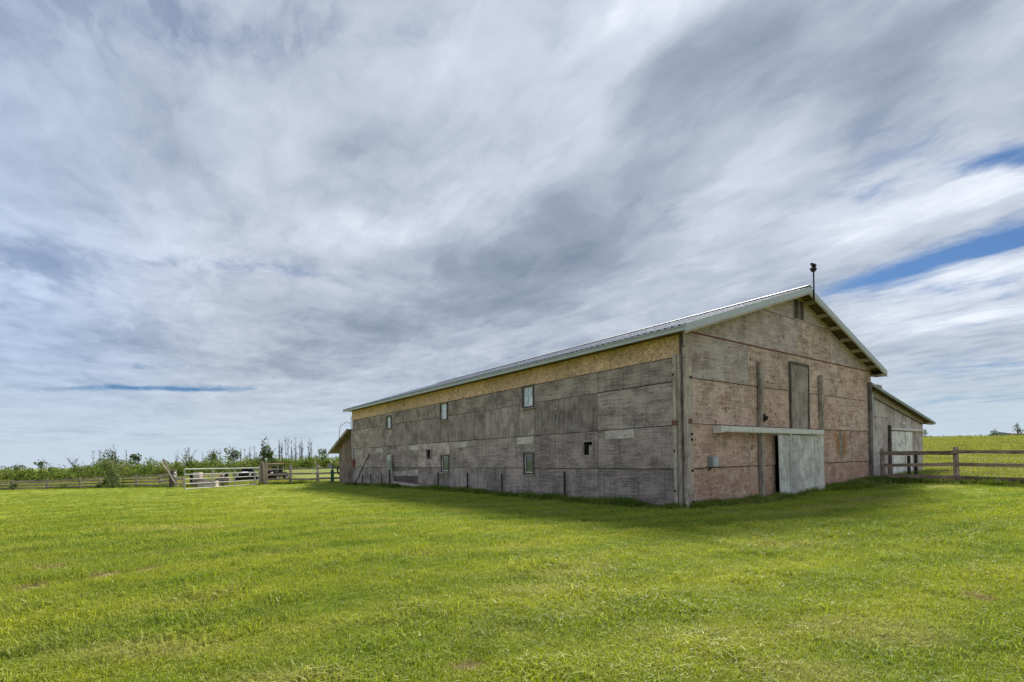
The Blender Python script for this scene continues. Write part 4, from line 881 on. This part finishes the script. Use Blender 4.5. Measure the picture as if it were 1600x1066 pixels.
def tree(px, Y, h, w, label, dead=False, mat='leafdk', n_=500, cat='tree', lean=0, group=None, trunk=.3, name=None, base=.35, sz_=.2, stems=1):
    h *= 1.22; w *= 1.15
    root = empty(name or ('bare_tree' if dead else 'leafy_tree'), gp(px, Y, -.05), 0, label, cat, group)
    mb = MB(); dr = Vector((lean, 0, 1)).normalized()
    for s_ in range(stems):
        o_ = Vector((random.uniform(-.5, .5) * (stems > 1) * w * .4, 0, 0)); hh = h * (random.uniform(.7, 1) if s_ else 1)
        p0 = o_; pts = [W2(o_ + dr * hh * k / 4 + Vector((random.uniform(-.05, .05) * h * .3, 0, 0)) * (k > 0)) for k in range(5)]
        mb.tube(pts, [trunk * .5 * (1 - .2 * k) for k in range(5)], 5, False)
        nb = 16 if dead else 8
        for k in range(nb):
            t = random.uniform(.3, .98); p = Vector(pts[min(3, int(t * 4))]).lerp(Vector(pts[min(4, int(t * 4) + 1)]), t * 4 % 1)
            a = random.uniform(0, 6.28); d = Vector((math.cos(a) * .6, math.sin(a) * .6, random.uniform(.5, 1.2))).normalized()
            limb(mb, p, d, w * random.uniform(.25, .5) * (1.15 - t * .6), trunk * .16, 1 if dead else 1, .45)
    mb.build('trunk', M['deadbark' if dead else 'bark'], root, fix=False)
    if not dead:
        mb = MB(); leaves(mb, lean * h * .7, 0, h * (1 + base) / 2, w / 2, w / 2, h * (1 - base) / 2 * 1.05, n_, sz_); mb.build('crown', M[mat], root, fix=False)
    return root
def bush(px, Y, h, w, label, mat='leaf', n_=700, sz_=.16, cat='bush', group=None):
    p = gp(px, Y); root = empty('bush', p, 0, label, cat, group)
    mb = MB(); leaves(mb, 0, 0, h * .48, w / 2, w / 2, h * .52, n_, sz_); mb.build('foliage', M[mat], root, fix=False)
    mb = MB()
    for _ in range(5): limb(mb, Vector((random.uniform(-.1, .1), random.uniform(-.1, .1), -.05)), Vector((random.uniform(-.5, .5), random.uniform(-.5, .5), 1)).normalized(), h * .6, .03, 1)
    mb.build('stems', M['bark'], root, fix=False)
    return root
random.seed(21)
# single trees and bushes one can tell apart
bush(176, 47, 2.6, 2.2, 'loose grey-green bush standing in front of the far fence', 'leafsage', 900, .13)
bush(20, 51, .75, .8, 'small dark bush at the foot of the fence, far left', 'leafdk', 260, .09)
bush(98, 50, .5, .8, 'low dark tuft by the fence between two posts', 'leafdk', 220, .08)
bush(155, 44, .55, .6, 'dark clump on the lawn just left of the grey-green bush', 'leafdk', 240, .08)
bush(164, 45, .95, .5, 'dark upright sprig at the left foot of the grey-green bush', 'leafdk', 240, .08)
tree(64, 92, 2.9, 2.0, 'small wind-bent tree with open sky around it, far left', n_=160, base=.5, trunk=.15, lean=.1)
tree(27, 92, 2.3, 1.8, 'thin low tree on the skyline at the far left', n_=120, base=.5, trunk=.12)
tree(132, 88, 3.6, 3.0, 'dead leaning tree with bare branches left of the leafy clump', dead=True, lean=-.75, trunk=.22)
tree(146, 92, 4.0, 1.4, 'thin bare tree rising above the bushes', dead=True, trunk=.12)
tree(157, 92, 4.2, 1.4, 'bare tree with twin stems beside the leafy clump', dead=True, trunk=.12, stems=2)
tree(180, 90, 4.0, 3.2, 'tallest dark leafy tree of the left clump', n_=520, base=.2)
tree(168, 90, 2.9, 2.6, 'round leafy tree at the left of the clump', n_=420, base=.1, mat='leaf')
tree(192, 92, 4.1, 1.6, 'bare forked tree behind the leafy clump', dead=True, trunk=.14, lean=.15)
tree(212, 88, 3.4, 1.6, 'solitary small leafy tree with a thin stem right of the clump', n_=300, base=.5, trunk=.14)
tree(277, 95, 3.7, 2.0, 'bare tree above the timber bundle', dead=True, trunk=.14)
tree(294, 95, 4.2, 2.2, 'bare branching tree above the left end of the gate', dead=True, trunk=.16, stems=2)
tree(296, 88, 2.9, 4.0, 'broad yellowish leafy tree above the left end of the gate', mat='leaf', n_=600, base=.05)
tree(332, 94, 3.4, 2.2, 'dark leafy tree above the middle of the gate', n_=360, base=.3, stems=2)
tree(317, 98, 3.4, 1.0, 'thin bare tree above the gate, left of the dark one', dead=True, trunk=.1)
tree(344, 96, 3.7, 1.6, 'bare tree between two dark leafy trees above the gate', dead=True, trunk=.12)
tree(364, 92, 3.5, 2.4, 'flat-topped dark leafy tree above the right half of the gate', n_=420, base=.4, stems=2)
tree(415, 84, 4.1, 2.2, 'tall dark leafy tree behind the gate post', n_=420, base=.25, stems=2)
tree(425, 84, 2.9, 1.8, 'smaller leafy tree right of the tall one behind the gate post', n_=300, base=.2)
tree(507, 100, 3.0, 2.2, 'leafy tree near the far left lean-to', n_=340, base=.2)
BLAB = ["slim bare tree leftmost of the sparse row above the gate's right half", 'slim bare tree second from left in the sparse row above the gate', 'slim bare tree in the middle of the sparse row above the vehicle', 'slim bare tree above the vehicle, nearest the gate post on its left', 'slim bare tree just right of the mossy gate post', 'tall bare poplar at the left end of the dense row', 'bare poplar second from left in the dense row', 'tall bare poplar third from left, above the middle rail fence post', 'bare poplar fourth from left in the dense row', 'very tall bare poplar at the middle of the dense row', 'bare poplar just right of the middle of the dense row', 'bare poplar third from the right end of the dense row', 'bare poplar second from the right end of the dense row', 'bare poplar at the right end of the dense row, above the rope post']
for i, (px, hh) in enumerate([(376, 4.2), (384, 4.0), (391, 4.6), (400, 4.4), (422, 4.6), (436, 5.8), (441, 5.4), (449, 6.0), (455, 5.5), (462, 6.0), (469, 5.5), (473, 5.9), (481, 5.6), (487, 5.7)]):
    tree(px, 104 + (i % 3) * 2, hh * .86, 1.4, BLAB[i], dead=True, trunk=.17, group=['bare trees in the sparse row left of the gate post', 'bare poplars in the dense row right of the gate post'][i > 4], name='bare_poplar' if i > 4 else 'bare_tree', stems=2)
# the thicket that reads as one mass
mb = MB(); random.seed(5)
for px in np.arange(-150, 540, 5.5):
    for _ in range(2):
        Y = random.uniform(78, 100) if px < 400 else random.uniform(92, 108); Y -= 0
        top = 2.1 if px < 130 else (2.55 if px < 350 else 2.0); h = top * random.uniform(.6, 1.25)
        if px > 360: h = random.uniform(1.5, 2.7)
        p = gp(px + random.uniform(-4, 4), Y); w = random.uniform(2.0, 3.6)
        leaves(mb, p.x, p.y, p.z + h * .45, w / 2, w / 2, h * .55, 260, .17)
th_ = mb.build('thicket', M['leaf'], None, fix=False); tag(th_, 'long low green thicket along the skyline beyond the left fences', 'thicket', kind='stuff')
# low scrub on the right skyline, trees far off
random.seed(9); mb = MB()
for px in np.arange(1440, 1760, 3.0):
    if random.random() < .55:
        p = gp(px, 162); h = random.uniform(.35, .9); leaves(mb, p.x, p.y, p.z + h * .4, 1.2, 1.2, h * .6, 26, .28)
tag(mb.build('skyline_scrub', M['leafdk'], None, fix=False), 'thin line of low scrub along the right skyline', 'scrub', kind='stuff')
tree(1445, 150, 2.2, 2.0, 'small shrub tree on the skyline beside the right lean-to', n_=160, base=.2, trunk=.15)
tree(1554, 162, 1.9, 2.4, 'small dark tree on the right skyline, left of the far building', n_=160, base=.2, trunk=.15)
tree(1590, 158, 3.2, 1.7, 'dark upright tree in front of the far building on the skyline', n_=220, base=.05, trunk=.2)
tree(1595, 158, 1.9, 1.4, 'shorter tree right of the upright one by the far building', n_=120, base=.1, trunk=.15)

# ================================================================== GRASS
def grass_mat(name, c1, c2, c3, kind='lawn'):
    m, n = mat_new(name); ge = n.add('ShaderNodeNewGeometry')
    col, f2, P = patch_color(n, c1, c2, c3, (.46, .42, .17))
    if kind == 'lawn': col = spot_mix(n, col, P)
    ri = n.add('ShaderNodeAttribute', attribute_name='tint', attribute_type='INSTANCER').outputs['Fac']
    rb = n.add('ShaderNodeAttribute', attribute_name='btint').outputs['Fac']
    h = n.add('ShaderNodeAttribute', attribute_name='hgt').outputs['Fac']
    col = n.mix(n.mapr(rb, .82, 1, 0, .8), col, (.42, .38, .17))
    k = n.m('ADD', .62, n.m('MULTIPLY', n.m('ADD', ri, rb), .38)); col = n.mix(1., col, n.comb(k, k, k), 'MULTIPLY')
    d = n.add('ShaderNodeBsdfPrincipled', {'Base Color': col, 'Roughness': .55, 'Specular IOR Level': .25}); t = n.add('ShaderNodeBsdfTranslucent', {0: n.mix(1., col, (1.1, 1.15, .6), 'MULTIPLY')})
    s = n.add('ShaderNodeMixShader', {0: .38, 1: d.outputs[0], 2: t.outputs[0]})
    n.add('ShaderNodeOutputMaterial', {0: s.outputs[0]}); return m
def tuft(nb, rad, hmin, hmax, wid, lean, rng):
    V = []; F = []; T = []; Hh = []
    for _ in range(nb):
        a = rng.uniform(0, 2 * np.pi); r = rad * math.sqrt(rng.uniform()); bx, by = r * math.cos(a), r * math.sin(a)
        h = rng.uniform(hmin, hmax); w = wid * rng.uniform(.6, 1.2); ya = rng.uniform(0, 2 * np.pi); lx, ly = rng.normal(0, lean, 2) * h
        cx, cy = math.cos(ya) * w, math.sin(ya) * w; b = len(V)
        V += [(bx - cx, by - cy, -.01), (bx + cx, by + cy, -.01), (bx + lx * .35 + cx * .8, by + ly * .35 + cy * .8, h * .6), (bx + lx * .35 - cx * .8, by + ly * .35 - cy * .8, h * .6), (bx + lx, by + ly, h * (1 - .35 * min(1, (lx * lx + ly * ly) / (h * h))))]
        F += [(b, b + 1, b + 2, b + 3), (b + 3, b + 2, b + 4)]; t = rng.uniform(); T += [t] * 5; Hh += [0, 0, .6, .6, 1]
    return V, F, T, Hh
def grass_object(name, variants, pts, scl, mat, label, cat='grass', seed=3, tilt=.12):
    """one object: its mesh holds the tuft shapes and the points they are set on; a geometry-nodes tree plants them"""
    rng = np.random.default_rng(seed); V = []; F = []; K = []; T = []; Hh = []
    for k, (v, f, t, h) in enumerate(variants):
        b = len(V); V += v; F += [tuple(i + b for i in q) for q in f]; K += [k + 1] * len(v); T += t; Hh += h
    n = len(pts); N = len(V) + n
    me = bpy.data.meshes.new(name); me.from_pydata(V + [tuple(p) for p in pts], [], F)
    def at_(nm, typ, data):
        a = me.attributes.new(nm, typ, 'POINT'); a.data.foreach_set('vector' if typ == 'FLOAT_VECTOR' else 'value', np.asarray(data).ravel())
    nv = len(V); at_('kind_id', 'INT', np.array(K + [0] * n, np.int32)); at_('pick', 'INT', np.concatenate([np.zeros(nv, np.int32), rng.integers(1, len(variants) + 1, n).astype(np.int32)]))
    at_('btint', 'FLOAT', np.array(T + [0] * n, np.float32)); at_('hgt', 'FLOAT', np.array(Hh + [0] * n, np.float32))
    rot = np.zeros((N, 3), np.float32); rot[nv:, 0:2] = rng.normal(0, tilt, (n, 2)); rot[nv:, 2] = rng.uniform(0, 6.283, n); at_('turn', 'FLOAT_VECTOR', rot)
    at_('size', 'FLOAT', np.concatenate([np.ones(nv), scl]).astype(np.float32)); at_('tint', 'FLOAT', np.concatenate([np.zeros(nv), rng.uniform(0, 1, n)]).astype(np.float32))
    me.materials.append(mat); o = bpy.data.objects.new(name, me); COL.objects.link(o); tag(o, label, cat, kind='stuff')
    ng = bpy.data.node_groups.new(name + '_planting', 'GeometryNodeTree')
    ng.interface.new_socket('Geometry', in_out='INPUT', socket_type='NodeSocketGeometry'); ng.interface.new_socket('Geometry', in_out='OUTPUT', socket_type='NodeSocketGeometry')
    gi = ng.nodes.new('NodeGroupInput'); go = ng.nodes.new('NodeGroupOutput'); lk = ng.links.new; join = ng.nodes.new('GeometryNodeJoinGeometry')
    def named(nm, typ):
        a = ng.nodes.new('GeometryNodeInputNamedAttribute'); a.data_type = typ; a.inputs[0].default_value = nm; return a.outputs[0]
    def cmp(sock, val):
        c = ng.nodes.new('FunctionNodeCompare'); c.data_type = 'INT'; c.operation = 'EQUAL'; lk(sock, c.inputs[2]); c.inputs[3].default_value = val; return c.outputs[0]
    kid, pk = named('kind_id', 'INT'), named('pick', 'INT')
    for k in range(len(variants)):
        s1 = ng.nodes.new('GeometryNodeSeparateGeometry'); lk(gi.outputs[0], s1.inputs[0]); lk(cmp(kid, k + 1), s1.inputs[1])
        s2 = ng.nodes.new('GeometryNodeSeparateGeometry'); lk(gi.outputs[0], s2.inputs[0]); lk(cmp(pk, k + 1), s2.inputs[1])
        ip = ng.nodes.new('GeometryNodeInstanceOnPoints'); lk(s2.outputs[0], ip.inputs['Points']); lk(s1.outputs[0], ip.inputs['Instance']); lk(named('turn', 'FLOAT_VECTOR'), ip.inputs['Rotation']); lk(named('size', 'FLOAT'), ip.inputs['Scale'])
        lk(ip.outputs[0], join.inputs[0])
    lk(join.outputs[0], go.inputs[0]); md = o.modifiers.new('planting', 'NODES'); md.node_group = ng
    return o
def scatter(n, y0, y1, umin, umax, rng, power=1.0):
    """points over the wedge in front of the camera, denser towards it"""
    y = y0 * (y1 / y0) ** (rng.uniform(0, 1, n) ** power); u = rng.uniform(umin, umax, n); return u * y, y
rg = np.random.default_rng(5)
var = [tuft(34, .10, .02, .050, .0030, .55, rg) for _ in range(5)] + [tuft(24, .09, .03, .068, .0032, .7, rg) for _ in range(2)]
def on_lawn(x, y):
    bx, by = to_barn(x, y); inb = (bx > -.02) & (bx < 13.4) & (by > 0) ; inl = (bx > 13.3) & (bx < 21.5) & (by > .3)
    return (lawn_mask(x, y) > .5) & ~inb & ~inl
# near turf
x, y = scatter(int(56000), 2.6, 11., -1.7, 1.7, rg); x2 = rg.uniform(-14, 14, 8000); y2 = rg.uniform(-3, 3, 8000)
x = np.concatenate([x, x2]); y = np.concatenate([y, y2]); k = on_lawn(x, y); x, y = x[k], y[k]
cl = vnoise(x, y, .55, 5) * .5 + vnoise(x, y, 2.0, 6) * .5
bare = np.zeros(len(x), bool)
for bx_s, by_s, a, b in [(p[0], p[1], p[2], p[3]) for p in BROWN]: bare |= ((x - bx_s) / a) ** 2 + ((y - by_s) / b) ** 2 < .8
k = ~bare; x, y, cl = x[k], y[k], cl[k]
s = (.55 + .85 * cl) * (1 + .05 * np.clip(y - 4, 0, 8)) * rg.uniform(.75, 1.25, len(x)) * (1 + .45 * (vnoise(x, y, .35, 21) > .72))
grass_object('lawn_grass', var, np.stack([x, y, zt(x, y)], 1), s, grass_mat('lawn_blades', (.295, .35, .038), (.185, .26, .026), (.41, .425, .046)), 'short mown green lawn grass in front of the camera')
# middle and far turf, bigger sparser tufts
x, y = scatter(56000, 10.5, 44., -1.8, 1.8, rg, 1.0); k = on_lawn(x, y); x, y = x[k], y[k]
s = 1.25 * (.6 + .8 * (vnoise(x, y, .9, 7) * .5 + vnoise(x, y, 3, 8) * .5)) * np.interp(y, [10, 16, 44], [1, .8, .7])
var2 = [tuft(22, .16, .025, .06, .006, .5, rg) for _ in range(5)]
grass_object('lawn_grass', var2, np.stack([x, y, zt(x, y)], 1), s, bpy.data.materials['lawn_blades'], 'short mown green lawn grass further off, reaching the fences', seed=8)
# unmown grass at the foot of walls and fences
px_, py_ = [], []
def strip(a, b, n, wd, sg=1):
    t = rg.uniform(0, 1, n); w = sg * np.abs(rg.normal(0, wd, n)); d = (b - a).normalized(); nn = Vector((d.y, -d.x, 0))
    px_.append(a.x + (b.x - a.x) * t + nn.x * w); py_.append(a.y + (b.y - a.y) * t + nn.y * w)
strip(bw(-.12, .0), bw(-.12, 26), 3000, .16, -1); strip(bw(0, -.12), bw(5.2, -.12), 900, .2); strip(bw(8.6, -.14), bw(13.5, -.12), 1500, .35); strip(bw(5.2, -.3), bw(8.8, -.3), 90, .1)
strip(bw(13.5, -.05), bw(15.6, -.1), 400, .4)
for A in (RF, LF, MF):
    for a, b in zip(A, A[1:]): strip(Vector((a.x, a.y, 0)), Vector((b.x, b.y, 0)), 260, .22); strip(Vector((b.x, b.y, 0)), Vector((a.x, a.y, 0)), 200, .22)
strip(Vector((GATE_R.x, GATE_R.y, 0)), Vector((MF[0].x + 1, MF[0].y, 0)), 120, .3); strip(bw(.3, -.25), bw(-.3, .3), 120, .2)
x = np.concatenate(px_); y = np.concatenate(py_)
var3 = [tuft(16, .09, .10, .24, .0055, .5, rg) for _ in range(4)]
grass_object('tall_grass', var3, np.stack([x, y, zt(x, y)], 1), rg.uniform(.5, 1.15, len(x)) * (.55 + 1.0 * vnoise(x, y, .7, 31)), grass_mat('tall_blades', (.14, .21, .024), (.09, .15, .018), (.23, .29, .034), 'tall'), 'longer uncut grass along the foot of the barn walls and fences', seed=12, tilt=.2)
# rough pasture
x1, y1 = scatter(44000, 14., 160., .60, 2.2, rg, .85); x2, y2 = scatter(24000, 36., 120., -1.6, -.25, rg, .9)
x = np.concatenate([x1, x2]); y = np.concatenate([y1, y2]); bx, by = to_barn(x, y); k = (lawn_mask(x, y) < .5) & ~((bx > -.1) & (bx < 21.6) & (by > 0)); x, y = x[k], y[k]
s = (.6 + .7 * vnoise(x, y, 4, 9)) * (1 + y * .008)
var4 = [tuft(24, .35, .12, .34, .012, .4, rg) for _ in range(5)]
grass_object('pasture_grass', var4, np.stack([x, y, zt(x, y)], 1), s, grass_mat('pasture_blades', (.25, .27, .045), (.16, .19, .035), (.38, .36, .055), 'tall'), 'rough yellow-green pasture grass beyond the fences', seed=15)
